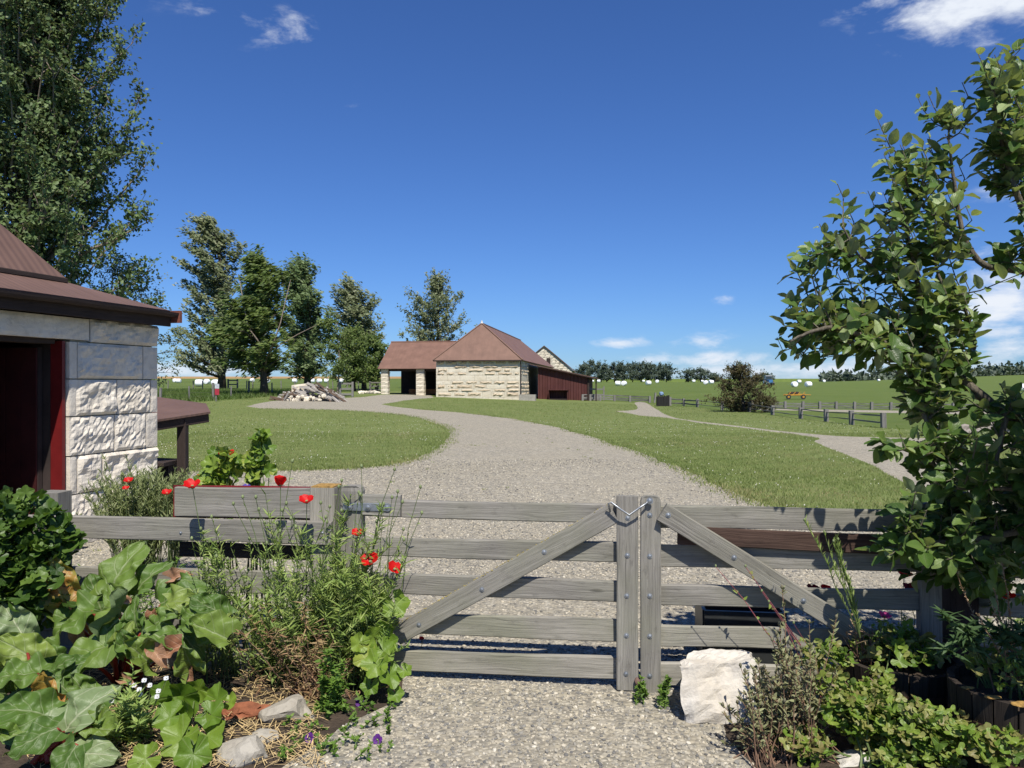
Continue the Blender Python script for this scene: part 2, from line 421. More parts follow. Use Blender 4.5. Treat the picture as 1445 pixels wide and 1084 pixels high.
path_r = (px_line([(868, 580.3), (887, 583.3), (907, 586.8), (943, 590), (990, 597), (1040, 603), (1090, 609), (1130, 614), (1158, 619.5), (1150, 624), (1189, 640), (1250, 667), (1330, 705), (1460, 735)], 4, .1) +
          px_line([(1480, 692), (1400, 668), (1340, 648), (1290, 632), (1330, 630), (1480, 632)], 4, .1) +
          px_line([(1480, 621), (1380, 619), (1260, 617), (1180, 615), (1090, 607), (1010, 597.4), (976, 593.4), (948, 588.6), (929, 579.5), (911, 568.5), (896, 568.3), (900, 577), (885, 579.6)], 4, .08))
road_r = px_line([(1062, 576.5), (1200, 578.5), (1330, 580.5), (1480, 582.5)], 3) + px_line([(1480, 587), (1330, 584), (1200, 581.5), (1062, 578.2)], 3)
bed_l = [(-4.6, 4.86), (-3.2, 4.70), (-1.2, 4.46), (-0.62, 4.40), (-0.58, 4.05), (-0.80, 3.75), (-1.0, 3.3), (-1.05, 2.85), (-1.0, 2.2), (-4.6, 2.0)]
bed_r = [(1.08, 4.05), (1.5, 3.98), (4.5, 3.62), (4.5, 2.0), (1.02, 2.0), (1.0, 2.7), (1.05, 3.3), (1.0, 3.6)]
polys = [('gravel_drive', drive, gravel), ('gravel_path', path_r, gravel), ('gravel_farm_road', road_r, gravel), ('garden_bed_left', bed_l, soil), ('garden_bed_right', bed_r, soil)]
verts, edges = [], []
def dens(poly, mx):
    out = []
    for i in range(len(poly)):
        a, b = poly[i], poly[(i + 1) % len(poly)]
        L = math.dist(a, b); k = max(1, int(L / (mx * max(1, min(a[1], b[1]) / 14))))
        for j in range(k): out.append((a[0] + (b[0] - a[0]) * j / k, a[1] + (b[1] - a[1]) * j / k))
    return out
for nm, poly, m in polys:
    q = dens(poly, .7); s0 = len(verts); verts += [Vector(v) for v in q]
    edges += [(s0 + i, s0 + (i + 1) % len(q)) for i in range(len(q))]
ys = [-6, -4, -2, 0, 1, 2]
y = 2.0
while y < 1900: y += max(.45, y * .055); ys.append(y)
for yy in ys:
    w = max(14, abs(yy) * 1.25) if yy < 900 else yy * 1.25
    k = 60 if yy > 12 else 40
    for i in range(k + 1):
        x = -w + 2 * w * i / k
        verts.append(Vector((x + rng.uniform(-.2, .2) * w / k, yy + rng.uniform(-.1, .1) * max(.45, abs(yy) * .05))))
cv, ce, cf, ov, oe, of = delaunay_2d_cdt(verts, edges, [], 0, 1e-5)
XY = np.array([(v.x, v.y) for v in cv])
Z = H(XY[:, 0], XY[:, 1]) + np.array([noise.noise(Vector((x * .35, y_ * .35, 4))) * .02 * min(1, max(0, (y_ - 10) / 10)) for x, y_ in XY])
def inside(poly, X, Y):
    p = np.array(poly); c = np.zeros(len(X), bool); j = len(p) - 1
    for i in range(len(p)):
        xi, yi = p[i]; xj, yj = p[j]
        hit = ((yi > Y) != (yj > Y)) & (X < (xj - xi) * (Y - yi) / (yj - yi + 1e-12) + xi)
        c ^= hit; j = i
    return c
tri = np.array([f for f in cf if len(f) == 3])
cen = XY[tri].mean(1)
cls = np.full(len(tri), -1)
for k, (nm, poly, m) in enumerate(polys): cls[inside(poly, cen[:, 0], cen[:, 1])] = k
# the mown lawn ends at the fences; beyond is pasture, and a dry field on the left skyline
lawn_poly = [(-60, 7), (-60, 44)] + [tuple(G(px, py)[:2]) for px, py in [(225, 572), (300, 566), (372, 561), (420, 557), (480, 553), (520, 553), (545, 553)]] + \
            [tuple(GD(600, 108)[:2]), tuple(GD(790, 112)[:2])] + [tuple(G(px, py)[:2]) for px, py in [(830, 566), (890, 568), (945, 572), (1019, 579), (1130, 591), (1247, 604), (1300, 607), (1480, 607)]] + [(40, 20), (40, 7)]
lw = inside(lawn_poly, cen[:, 0], cen[:, 1])
tt = cen[:, 0] / np.maximum(cen[:, 1], 1)
dry = (cen[:, 1] > 430) & (tt < .02)
groups = {}
for nm in ('lawn', 'pasture', 'stubble_field'): groups[nm] = None
sel = {'lawn': (cls < 0) & (lw | (cen[:, 1] < 13)), 'stubble_field': (cls < 0) & dry}
sel['pasture'] = (cls < 0) & ~sel['lawn'] & ~sel['stubble_field']
mats = {'lawn': lawn_m, 'pasture': field_m, 'stubble_field': stubble_m}
V3 = np.column_stack([XY, Z])
def sub_mesh(nm, mask, m):
    t = tri[mask]; u, inv = np.unique(t, return_inverse=True)
    o = add_mesh(nm, V3[u], inv.reshape(t.shape), m, smooth=True, origin=(0, 0, 0)); o['kind'] = 'structure'; return o
for nm in sel: sub_mesh(nm, sel[nm], mats[nm])
for k, (nm, poly, m) in enumerate(polys): sub_mesh(nm, cls == k, m)

# ------------------------------------------------------------------ loose gravel stones (instanced mass), grass blades, clover
def stone_mesh(seed, sub=1, sq=(1, .8, .55), amp=.35):
    bm = bmesh.new(); bmesh.ops.create_icosphere(bm, subdivisions=sub, radius=1.0)
    for v in bm.verts:
        q = noise.noise_vector(v.co * 1.1 + Vector((seed * 5.3, seed, 2)))
        v.co = Vector(((v.co.x + q.x * amp) * sq[0], (v.co.y + q.y * amp) * sq[1], (v.co.z + q.z * amp) * sq[2]))
    me = bpy.data.meshes.new('gravel_chip'); bm.to_mesh(me); bm.free(); me.materials.append(stonechip); return me
chip_col = bpy.data.collections.new('gravel_chips')
for i in range(7):
    o = bpy.data.objects.new('gravel_chip', stone_mesh(i, 1)); chip_col.objects.link(o); o['kind'] = 'helper'
def sample_area(n, y0, y1, x0, x1, test):
    X = rng.uniform(x0, x1, n); Y = rng.uniform(y0, y1, n); k = test(X, Y); return X[k], Y[k]
def in_drive(X, Y): return inside(drive, X, Y) & ~inside(bed_l, X, Y) & ~inside(bed_r, X, Y) & (np.abs(X) < Y * .70 + .6)
pts, sz = [], []
for n, y0, y1, xw, s0, s1 in [(62000, 2.4, 5.6, 3.6, .0055, .0165), (50000, 5.6, 9.5, 6.5, .008, .019), (42000, 9.5, 17, 9, .010, .022)]:
    X, Y = sample_area(n, y0, y1, -xw, xw, in_drive)
    bare = np.array([noise.noise(Vector((x * 1.3 + y_ * .2, y_ * .45, 7))) + .35 * noise.noise(Vector((x * 6, y_ * 6, 2))) for x, y_ in zip(X, Y)])
    k = rng.random(len(X)) < np.clip(.95 - 1.3 * np.clip(bare, 0, 1), .25, 1); X, Y = X[k], Y[k]
    s = (s0 + (s1 - s0) * rng.random(len(X)) ** 2.6) * .9
    pts.append(np.column_stack([X, Y, H(X, Y) + s * .12])); sz.append(s)
pts = np.concatenate(pts); sz = np.concatenate(sz)
me = bpy.data.meshes.new('gravel_stones'); me.vertices.add(len(pts)); me.vertices.foreach_set('co', pts.astype(np.float32).ravel())
a = me.attributes.new('sz', 'FLOAT', 'POINT'); a.data.foreach_set('value', sz.astype(np.float32))
gs = bpy.data.objects.new('gravel_stones', me); col.objects.link(gs); me.materials.append(stonechip)
tag(gs, 'loose grey and buff gravel stones covering the drive', 'gravel', kind='stuff')
ng = bpy.data.node_groups.new('scatter_chips', 'GeometryNodeTree')
ng.interface.new_socket('Geometry', in_out='INPUT', socket_type='NodeSocketGeometry'); ng.interface.new_socket('Geometry', in_out='OUTPUT', socket_type='NodeSocketGeometry')
gi, go = ng.nodes.new('NodeGroupInput'), ng.nodes.new('NodeGroupOutput')
m2p = ng.nodes.new('GeometryNodeMeshToPoints'); ci = ng.nodes.new('GeometryNodeCollectionInfo'); iop = ng.nodes.new('GeometryNodeInstanceOnPoints')
ci.inputs[0].default_value = chip_col; ci.inputs[1].default_value = True; ci.inputs[2].default_value = True
rv = ng.nodes.new('FunctionNodeRandomValue'); rv.data_type = 'FLOAT_VECTOR'; rv.inputs[0].default_value = (-.5, -.5, 0); rv.inputs[1].default_value = (.5, .5, 6.283)
na = ng.nodes.new('GeometryNodeInputNamedAttribute'); na.data_type = 'FLOAT'; na.inputs[0].default_value = 'sz'
ng.links.new(gi.outputs[0], m2p.inputs[0]); ng.links.new(m2p.outputs[0], iop.inputs['Points']); ng.links.new(ci.outputs[0], iop.inputs['Instance'])
iop.inputs['Pick Instance'].default_value = True
ng.links.new(rv.outputs[0], iop.inputs['Rotation']); ng.links.new(na.outputs[0], iop.inputs['Scale']); ng.links.new(iop.outputs[0], go.inputs[0])
md = gs.modifiers.new('scatter', 'NODES'); md.node_group = ng

def grass_mass(name, X, Y, h, w, lean, label, mat_, tall=False):
    n = len(X); Zg = H(X, Y)
    a = rng.uniform(0, 2 * np.pi, n); hh = h * rng.uniform(.5, 1.25, n) * (1 + .0 * Y); ww = w * rng.uniform(.6, 1.3, n)
    dx, dy = np.cos(a), np.sin(a); la = rng.normal(0, lean, (n, 2)) * hh[:, None] + np.array([-.25, 0]) * hh[:, None] * (1 if tall else 0)
    b0 = np.column_stack([X - dx * ww, Y - dy * ww, Zg - .005]); b1 = np.column_stack([X + dx * ww, Y + dy * ww, Zg - .005])
    tp = np.column_stack([X + la[:, 0], Y + la[:, 1], Zg + hh])
    V = np.stack([b0, b1, tp], 1).reshape(-1, 3); Fc = np.arange(3 * n).reshape(-1, 3)
    r = np.repeat(np.clip(rng.normal(.42, .22, n) + np.array([noise.noise(Vector((x * .4, y_ * .4, 9))) for x, y_ in zip(X, Y)]) * .45 + (.13 * np.sin((X + .15 * Y) * 2 * np.pi / 1.25) if not tall else 0), 0, 1), 3)
    o = add_mesh(name, V, Fc, mat_, rnd=r, origin=(0, 0, 0)); tag(o, label, 'grass', kind='stuff'); return o
def in_lawn(X, Y): return inside(lawn_poly, X, Y) & ~inside(drive, X, Y) & ~inside(path_r, X, Y) & (np.abs(X) < Y * .72)
gx, gy = [], []
for n, y0, y1 in [(170000, 7.6, 17), (150000, 17, 26), (150000, 26, 66)]:
    X, Y = sample_area(n, y0, y1, -y1 * .72, y1 * .72, in_lawn); gx.append(X); gy.append(Y)
X, Y = np.concatenate(gx), np.concatenate(gy)
near = Y < 26
grass_mass('lawn_grass', X[near], Y[near], .042, .007, .45, 'short mown green grass of the lawns', blade_m)
grass_mass('lawn_grass_far', X[~near], Y[~near], .05, .014, .4, 'short mown grass of the far lawn by the barn', blade_m)
# tufts along the drive's edges
ex, ey = [], []
for (x, y_) in drive[2:-1]:
    if 8 < y_ < 45:
        k = int(60 + 20 * max(0, (25 - y_) / 10)); ex.append(x + rng.normal(0, .16, k)); ey.append(y_ + rng.normal(0, .16, k))
grass_mass('edge_grass', np.concatenate(ex), np.concatenate(ey), .07, .009, .55, 'rougher grass and clover fringe along the gravel edge', blade_m)
X, Y = sample_area(500, 6, 30, -9, 9, in_drive)
k = np.array([noise.noise(Vector((x * .8, y_ * .8, 6))) for x, y_ in zip(X, Y)]) > .28
X, Y = np.repeat(X[k], 9), np.repeat(Y[k], 9)
grass_mass('gravel_weeds', X + rng.normal(0, .025, len(X)), Y + rng.normal(0, .025, len(X)), .035, .007, .7, 'small green weeds coming up through the drive', blade_m)
# long grass by the paddock fence
X, Y = sample_area(60000, 44, 80, -52, -12, lambda X, Y: ~inside(lawn_poly, X, Y) & (X < -Y * .18))
grass_mass('paddock_grass', X, Y, .32, .03, .5, 'long unmown grass beyond the paddock fence', m_blade('long_grass', [(.07, .12, .022), (.10, .155, .034), (.15, .17, .06)], .3), True)
tv = np.array([(math.cos(k * 2.094) * .8, math.sin(k * 2.094) * .8, 0) for k in range(3)] + [(0, 0, 1)]); tf = np.array([(0, 1, 3), (1, 2, 3), (2, 0, 3)])
X, Y = sample_area(6500, 8, 34, -20, 22, in_lawn)
k = np.array([noise.noise(Vector((x * .5, y_ * .5, 3))) for x, y_ in zip(X, Y)]) > -.05
X, Y = X[k], Y[k]; n = len(X)
W, FF = scatter(tv, tf, np.repeat(np.eye(3)[None], n, 0), np.column_stack([X, Y, H(X, Y) + .03]), rng.uniform(.008, .016, n))
tag(add_mesh('clover_flowers', W, FF, clover_m, origin=(0, 0, 0)), 'white clover flower heads dotted through the lawn', 'clover', kind='stuff')
random.seed(31); rng = np.random.default_rng(31)
# ------------------------------------------------------------------ stone, roof and wall materials
def m_limestone(name, base, stain, grey, sc=1.0, objvar=.25):
    t = NT(name); p = t.pos()
    n1 = t.noise(p, 2.2 * sc, 5, .6); n2 = t.noise(p, 14 * sc, 6, .65); n3 = t.noise(p, 60 * sc, 4, .6)
    c = t.mix(t.ramp(n1, [(.42, 0.0), (.7, .75)]), base, stain)
    c = t.mix(t.ramp(n2, [(.48, 0.0), (.74, .6)]), c, grey)
    c = t.mix(t.math('MULTIPLY', t.orand(), objvar), c, stain)
    h = t.math('ADD', n2, t.math('MULTIPLY', n3, .35))
    return t.done(c, .92, t.bump(h, .8, .012 / sc), spec=.15)
lime_near = m_limestone('rock_faced_limestone', (.66, .61, .52), (.55, .485, .385), (.37, .335, .285))
lime_barn = m_limestone('barn_limestone', (.68, .63, .52), (.56, .49, .37), (.38, .32, .24), .5, .5)
mortar = m_simple('lime_mortar', (.46, .41, .33), .95, .2, 6, .3, .01)
white_rock = m_limestone('white_limestone_boulder', (.56, .53, .47), (.47, .42, .34), (.30, .28, .25), 1.6, .1)
rock_m = m_limestone('bed_edging_stone', (.36, .335, .28), (.28, .245, .19), (.15, .14, .125), 2.6, .3)
def m_iron(name, c, pitch, axis_rot=0.0, uvbased=True, rust=.35, amp=.02):
    t = NT(name); v = t.uv() if uvbased else t.pos()
    s = t.n('ShaderNodeSeparateXYZ', {0: v}).outputs[0]
    w = t.math('SINE', t.math('MULTIPLY', s, 2 * math.pi / pitch))
    p = t.pos(); n1 = t.noise(p, 1.2, 5, .65); st = t.noise(t.mapping(v, (5, .35, 1)), 1.0, 4, .6)
    cc = t.ramp(n1, [(.3, tuple(x * .82 for x in c)), (.7, tuple(x * 1.15 for x in c))])
    cc = t.mix(t.math('MULTIPLY', t.ramp(st, [(.45, 0.0), (.75, 1.0)]), rust), cc, tuple(x * .55 for x in c))
    return t.done(cc, .6, t.bump(w, .6, amp), spec=.25)
roof_barn = m_iron('rust_red_iron_roof', (.180, .103, .075), .09, amp=.003, rust=.2)
roof_near = m_iron('brown_iron_roof', (.142, .086, .067), .09, amp=.004)
iron_red = m_iron('dark_red_corrugated_iron', (.085, .030, .026), .25, amp=.03)

def nV(*a): return Vector(a)
def stone_block(org, ux, uz, nrm, w, h, bulge, nx, nz, seed, depth=.05, tool=0.0, edge=.025):
    """front grid of a squared stone; org = lower left corner on the wall face"""
    V, Fs = [], []
    for j in range(nz + 1):
        for i in range(nx + 1):
            a, b = i / nx, j / nz
            # cluster columns at the edges so the drafted margin stays narrow
            e = min(a * w, (1 - a) * w, b * h, (1 - b) * h)
            k = min(1.0, e / edge) if edge > 0 else 1
            q = Vector((a * w * 3.1 + seed * 7.7, b * h * 4.1, seed))
            d = bulge * k * (.55 + .9 * noise.noise(q * 1.7) + .5 * noise.noise(q * 5.1))
            if tool: d += tool * k * math.sin((a * w * .8 + b * h * 1.1) * 2 * math.pi / .056 + 5.5 * noise.noise(q * 2.5)) * (.35 + 1.3 * noise.noise(q * 5)) + .012 * k * noise.noise(q * 9)
            jx = noise.noise(q * 2.3 + Vector((0, 0, 9))) * .006; 
            V.append(org + ux * (a * w + jx * (0 if i in (0, nx) else 1)) + uz * (b * h) + nrm * max(d, 0.0 if e > 0 else -.004))
    for j in range(nz):
        for i in range(nx):
            k = j * (nx + 1) + i
            Fs.append((k, k + 1, k + nx + 2, k + nx + 1))
    # sides going back into the wall
    rim = [i for i in range(nx + 1)] + [j * (nx + 1) + nx for j in range(1, nz + 1)] + [nz * (nx + 1) + i for i in range(nx - 1, -1, -1)] + [j * (nx + 1) for j in range(nz - 1, 0, -1)]
    s0 = len(V)
    for r in rim: V.append(V[r] - nrm * depth)
    for i in range(len(rim)):
        i2 = (i + 1) % len(rim); Fs.append((rim[i2], rim[i], s0 + i, s0 + i2))
    return V, Fs
UP = Vector((0, 0, 1))

# ------------------------------------------------------------------ stone outbuilding at the left edge
C = Vector((-4.13, 9.0, 0)); U = Vector((-.247, -.969, 0)).normalized(); N = Vector((.969, -.247, 0)).normalized(); KU = 1.207
ob = thing('stone_outbuilding', C + U * 1.5 - N * 1.5, 'small limestone outbuilding with brown iron roof and open red doorway', 'building')
def W(s, n, z): return C + U * (s * KU) + N * n + UP * z
wx = -U                                # along the wall face to the right as the camera sees it
zc = [0.0, .16, .53, .92, 1.32, 1.70, 2.08, 2.33]
lay = {1: [(0, .62, 'p'), (.62, 1.06, 't')], 2: [(0, .70, 'p'), (.70, .98, 'p'), (.98, 1.06, 's')], 3: [(0, .16, 's'), (.16, .56, 't'), (.56, 1.06, 't')],
       4: [(0, .10, 's'), (.10, .53, 't'), (.53, 1.0, 'p')], 5: [(0, .20, 's'), (.20, .98, 'r')], 6: [(0, .84, 'r')], 0: [(0, 1.06, 's')]}
sd = 0
for ci_, row in lay.items():
    z0, z1 = zc[ci_], zc[ci_ + 1]
    for a, b, kind in row:
        sd += 1; g = .006
        w = (b - a) * KU - 2 * g; h = z1 - z0 - 2 * g
        V, Fs = stone_block(W(b - g, 0, z0 + g), wx, UP, N, w, h, {'p': .042, 't': .022, 's': .010, 'r': .040}[kind], max(4, int(w / .03)), max(4, int(h / .03)), sd * 3.17, .08, .013 if kind == 't' else 0)
        add_mesh('stone', V, Fs, lime_near, ob)
for a, b, z0, z1 in [(1.0, 1.08, .92, 1.32), (.98, 1.08, 1.32, 1.7), (.98, 1.08, 1.70, 2.08)]:      # slender dressed jamb stones
    V, Fs = stone_block(W(b - .02, 0, z0 + .006), wx, UP, N, (b - a) * KU - .026, z1 - z0 - .012, .006, 4, 8, sd, .08); sd += 1
    add_mesh('jamb_stone', V, Fs, lime_near, ob)
V, Fs = stone_block(W(2.9, 0, 2.10), wx, UP, N, 2.05 * KU, .22, .012, 30, 6, 31.0, .25); add_mesh('lintel', V, Fs, lime_near, ob)
for a, b in [(2.12, 2.9)]:
    for q in range(5):
        V, Fs = stone_block(W(b, 0, .16 + q * .385), wx, UP, N, (b - a) * KU, .375, .04, 12, 8, 50 + q, .25); add_mesh('stone', V, Fs, lime_near, ob)
mb = MB()                              # core of the walls, behind the facing stones
mb.box(W(.52, -.22, 1.16), .98 * KU, .34, 2.3, U, N, UP); mb.build('wall_core', mortar, ob)
mb = MB(); mb.box(W(2.55, -.25, 1.1), .9 * KU, .36, 2.1, U, N, UP); mb.build('wall_core', mortar, ob)
for a_, n_, l_, d_ in ((.02, -1.75, .3, 2.7), (2.9, -1.75, .3, 2.7), (1.5, -3.1, 2.6, .2)):
    mb = MB(); mb.box(W(a_, n_, 1.16), l_ * KU, d_, 2.3, U, N, UP); mb.build('rear_wall', mortar, ob)
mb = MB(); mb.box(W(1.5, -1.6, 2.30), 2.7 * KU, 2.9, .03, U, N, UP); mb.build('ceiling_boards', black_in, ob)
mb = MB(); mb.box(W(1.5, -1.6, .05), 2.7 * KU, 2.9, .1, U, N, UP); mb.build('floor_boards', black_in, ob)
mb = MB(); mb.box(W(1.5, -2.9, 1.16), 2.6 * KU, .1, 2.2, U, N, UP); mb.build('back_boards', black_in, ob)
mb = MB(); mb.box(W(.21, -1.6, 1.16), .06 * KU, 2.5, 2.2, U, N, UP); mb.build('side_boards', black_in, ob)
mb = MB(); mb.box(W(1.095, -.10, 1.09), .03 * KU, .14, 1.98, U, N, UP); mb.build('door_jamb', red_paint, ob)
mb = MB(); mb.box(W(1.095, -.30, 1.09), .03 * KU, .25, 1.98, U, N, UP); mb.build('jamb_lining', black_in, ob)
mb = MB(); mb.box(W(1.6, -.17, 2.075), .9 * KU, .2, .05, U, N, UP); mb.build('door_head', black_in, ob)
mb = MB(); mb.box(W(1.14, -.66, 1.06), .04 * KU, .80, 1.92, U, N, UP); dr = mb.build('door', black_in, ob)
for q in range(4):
    mb = MB(); mb.box(W(1.168, -.36 - q * .19, 1.06), .014 * KU, .18, 1.9, U, N, UP); mb.build('door_board', m_simple('shaded_door_boards', (.045, .010, .010), .6, .3, 5) if q == 0 else bpy.data.materials['shaded_door_boards'], dr)  # door red darkened, the doorway's shade put into the colour
mb = MB(); mb.box(W(1.6, .04, .11), 1.1 * KU, .3, .1, U, N, UP); mb.build('door_sill', lime_near, ob)
# roofs
def quad_roof(name, pts, m, parent, thick=.03, ud=None):
    p = [Vector(q) for q in pts]; nn = (p[1] - p[0]).cross(p[-1] - p[0]).normalized()
    if nn.z < 0: nn = -nn
    k = len(p); V = p + [q - nn * thick for q in p]
    ud = (Vector(ud) if ud else (p[1] - p[0])).normalized(); vd = nn.cross(ud)
    Fs = [tuple(range(k)), tuple(range(2 * k - 1, k - 1, -1))] + [(i, (i + 1) % k, k + (i + 1) % k, k + i) for i in range(k)]
    UV = [(V[i].dot(ud), V[i].dot(vd)) for f in Fs for i in f]
    mb = MB(); mb.raw(V, Fs, UV); return mb.build(name, m, parent)
e0, e1 = W(.0, .18, 2.50), W(5.2, .18, 2.50)
u0, u1 = W(.8, -.4, 2.74), W(5.2, -.4, 2.74)
quad_roof('lower_roof', [e0, e1, u1, u0], roof_near, ob, .02, U)
quad_roof('lower_roof_end', [e0, u0, W(.8, -3.0, 2.74), W(.0, -3.6, 2.50)], roof_near, ob, .02, N)
hp = (U - N).normalized(); ridge = u0 + hp * 1.9 + UP * 1.74
quad_roof('upper_roof', [u0 + UP * .03 + N * .05, u1 + UP * .03 + N * .05, u1 - N * 1.35 + UP * 1.77, ridge], roof_near, ob, .03, U)
quad_roof('upper_roof_end', [u0 + UP * .03, ridge, W(.8, -3.0, 2.77)], roof_near, ob, .03, N)
mb = MB(); mb.beam(u0 + N * .06 + UP * .0, u1 + N * .06, .05, .03, bev=.006); mb.build('upper_eave_trim', wood_dark, ob)
mb = MB(); mb.beam(W(-.01, .155, 2.40), W(5.2, .155, 2.40), .17, .03, bev=.004, n=24, wob=.003); mb.build('fascia_board', wood_dark, ob)
mb = MB()                              # half-round gutter
secs = []
for i in range(25):
    s = -.02 + 5.2 * i / 24; sg = .004 * math.sin(i * 1.3)
    secs.append([W(s, .17 + .055 * math.cos(a) + .055, 2.47 + .05 * math.sin(a) + sg) for a in [math.pi + k * math.pi / 7 for k in range(8)]])
mb.loft(secs, caps=False, closed=False); mb.build('gutter', wood_dark, ob)
mb = MB(); mb.box(W(-.03, .21, 2.43), .03 * KU, .16, .14, U, N, UP); mb.build('gutter_end', m_simple('rusty_iron', (.17, .06, .04), .7, .4, 20), ob)
mb = MB(); mb.box(W(2.55, -.05, 2.365), 5.1 * KU, .37, .06, U, N, UP); mb.build('soffit', wood_dark, ob)
# low lean-to beyond the corner
l0, l1, l2 = P(297, 581, 11.2), P(170, 600, 9.9), P(170, 553, 12.6)
quad_roof('lean_to_roof', [l0, l1, l2, l0 + (l2 - l1) * .25 + (l0 - l1) * .01], roof_near, ob, .03)
mb = MB(); mb.beam(l0 + Vector((-.05, .04, -.09)), l1 + Vector((-.05, .04, -.09)), .13, .035, bev=.006); mb.build('lean_to_fascia', wood_dark, ob)
pb = P(258, 590, 10.9)
mb = MB(); mb.beam((pb.x, pb.y, 0), (pb.x, pb.y, pb.z - .02), .12, .12, up=(0, 1, 0)); mb.build('lean_to_post', wood_dark, ob)
bx = P(236, 648, 11.0); mb = MB(); mb.box((bx.x - .25, bx.y, bx.z - .3), .75, .5, .52); 
bo = mb.build('firewood_box', wood_dark); tag(bo, 'low dark wooden box under the lean-to beside its post', 'box')
mb = MB(); mb.beam((bx.x - .66, bx.y - .2, bx.z + .0), (bx.x + .18, bx.y - .2, bx.z - .03), .05, .62, bev=.006); mb.build('lid', wood_dark, bo)

# ------------------------------------------------------------------ the far barn complex
R0 = Vector((.74, 69, 0)); EX = Vector((math.cos(R(8)), -math.sin(R(8)), 0)); EY = Vector((math.sin(R(8)), math.cos(R(8)), 0))
def B(a, b, z): return R0 + EX * a + EY * b + UP * z
barn = thing('stone_barn', B(-3.85, 0, .3), 'long limestone barn with a rust-red hipped iron roof', 'barn')
ZB, ZE = -.15, 3.80
mb = MB(); mb.box(B(-3.85, 16.5, (ZB + ZE) / 2), 7.62, 32.9, ZE - ZB, EX, EY, UP); mb.build('wall_core', mortar, barn)
lime_rough = m_limestone('rough_brown_limestone', (.55, .47, .35), (.43, .34, .235), (.26, .20, .14), 1.4, .6)
def coursed(parent, p_of, length, z0, z1, courses, ux, nrm, seed, smin=.8, smax=1.7, m=lime_barn, bul=.09, gap=None):
    rr = random.Random(seed); z = z0
    for c_ in range(len(courses)):
        h = courses[c_] * (z1 - z0); a = 0.0
        flat = c_ in (0, 5)
        while a < length - .01:
            w = rr.uniform(smin, smax)
            if length - a - w < smin * .6: w = length - a
            rgh = not flat and rr.random() < .86
            rough = bul * rr.uniform(.7, 1.2) if rgh else bul * .10
            g = .008
            if rgh:                      # rock-faced middle, drafted pale margin
                V, Fs = stone_block(p_of(a + g, z + g), ux, UP, nrm, w - 2 * g, h - 2 * g, bul * .08, 3, 2, seed + a * 1.7 + z * 3.1, .06, edge=.10)
                add_mesh('stone', V, Fs, m, parent)
                mw_, mh = min(.10, w * .12) * rr.uniform(.6, 1.6), h * rr.uniform(.13, .22)
                V, Fs = stone_block(p_of(a + mw_, z + mh), ux, UP, nrm, w - 2 * mw_, h - 2 * mh * rr.uniform(.85, 1.1), rough * 1.15, 7, 3, seed + a * 2.7 + z * 3.9, .03, edge=.05)
                add_mesh('rock_face', V, Fs, lime_rough, parent)
            else:
                V, Fs = stone_block(p_of(a + g, z + g), ux, UP, nrm, w - 2 * g, h - 2 * g, rough, 4, 3, seed + a * 1.7 + z * 3.1, .06, edge=.10)
                add_mesh('stone', V, Fs, m, parent)
            a += w
        z += h
cs = [.10, .13, .075, .11, .085, .14, .075, .095, .075, .11]
coursed(barn, lambda a, z: B(-7.7 + a, 0, z), 7.7, ZB + .25, ZE - .06, [c / sum(cs) for c in cs], EX, -EY, 3)
coursed(barn, lambda a, z: B(0, a, z), 6.0, ZB + .25, ZE - .06, [c / sum(cs) for c in cs], EY, EX, 5, .7, 1.3)
mb = MB(); mb.box(B(-3.85, -.06, ZB + .1), 7.8, .3, .5, EX, EY, UP); mb.build('plinth', lime_barn, barn)
zr = 7.26; o_ = .25
a_, b_, c_, d_ = B(-7.7 - o_, -o_, ZE - .02), B(o_, -o_, ZE - .02), B(o_, 33 + o_, ZE - .02), B(-7.7 - o_, 33 + o_, ZE - .02)
r1, r2 = B(-3.85, 2.0, zr), B(-3.85, 30, zr)
quad_roof('front_roof_slope', [a_, b_, r1], roof_barn, barn, .05, EX)
quad_roof('right_roof_slope', [b_, c_, r2, r1], roof_barn, barn, .05, EY)
quad_roof('left_roof_slope', [d_, a_, r1, r2], roof_barn, barn, .05, EY)
quad_roof('rear_roof_slope', [c_, d_, r2], roof_barn, barn, .05, EX)
for p, q in ((a_, r1), (b_, r1), (r1, r2)):
    mb = MB(); mb.tube([p + UP * .03, q + UP * .03], .07, 6); mb.build('ridge_cap', roof_barn, barn)
mb = MB(); mb.tube([r1 + UP * .0, r1 + UP * .28], [.13, .05], 8); mb.build('finial', m_simple('pale_lead', (.55, .52, .5), .6), barn)
mb = MB(); mb.beam(B(-7.9, -.28, ZE - .06), B(.22, -.28, ZE - .06), .12, .08); mb.build('gutter', wood_dark, barn)
mb = MB(); mb.tube([B(.06, -.1, ZE - .1), B(.06, -.1, .1)], .05, 6); mb.build('downpipe', wood_dark, barn)
# cart bay wing
wing = thing('cart_shed_wing', B(-11, 8, .6), 'open-fronted cart bay wing with stone pillars left of the barn', 'shed')
zg = .45
for a0, a1 in ((-14.15, -13.45), (-10.65, -9.85)):
    mb = MB(); mb.box(B((a0 + a1) / 2, 4.35, 1.75), a1 - a0 - .06, .6, 2.7, EX, EY, UP); pil = mb.build('pillar', mortar, wing)
    for q in range(7):
        V, Fs = stone_block(B(a0, 4.02, zg + q * .385), EX, UP, -EY, a1 - a0, .37, .04, 4, 3, q + a0, .08, edge=.08); add_mesh('stone', V, Fs, lime_barn, pil)
        V, Fs = stone_block(B(a1, 4.02, zg + q * .385), EY, UP, EX, .6, .37, .03, 3, 3, q + a1, .08, edge=.08); add_mesh('stone', V, Fs, lime_barn, pil)
mb = MB(); mb.box(B(-11.05, 12, 1.75), 6.7, .4, 2.8, EX, EY, UP); mb.build('back_wall', black_in, wing)
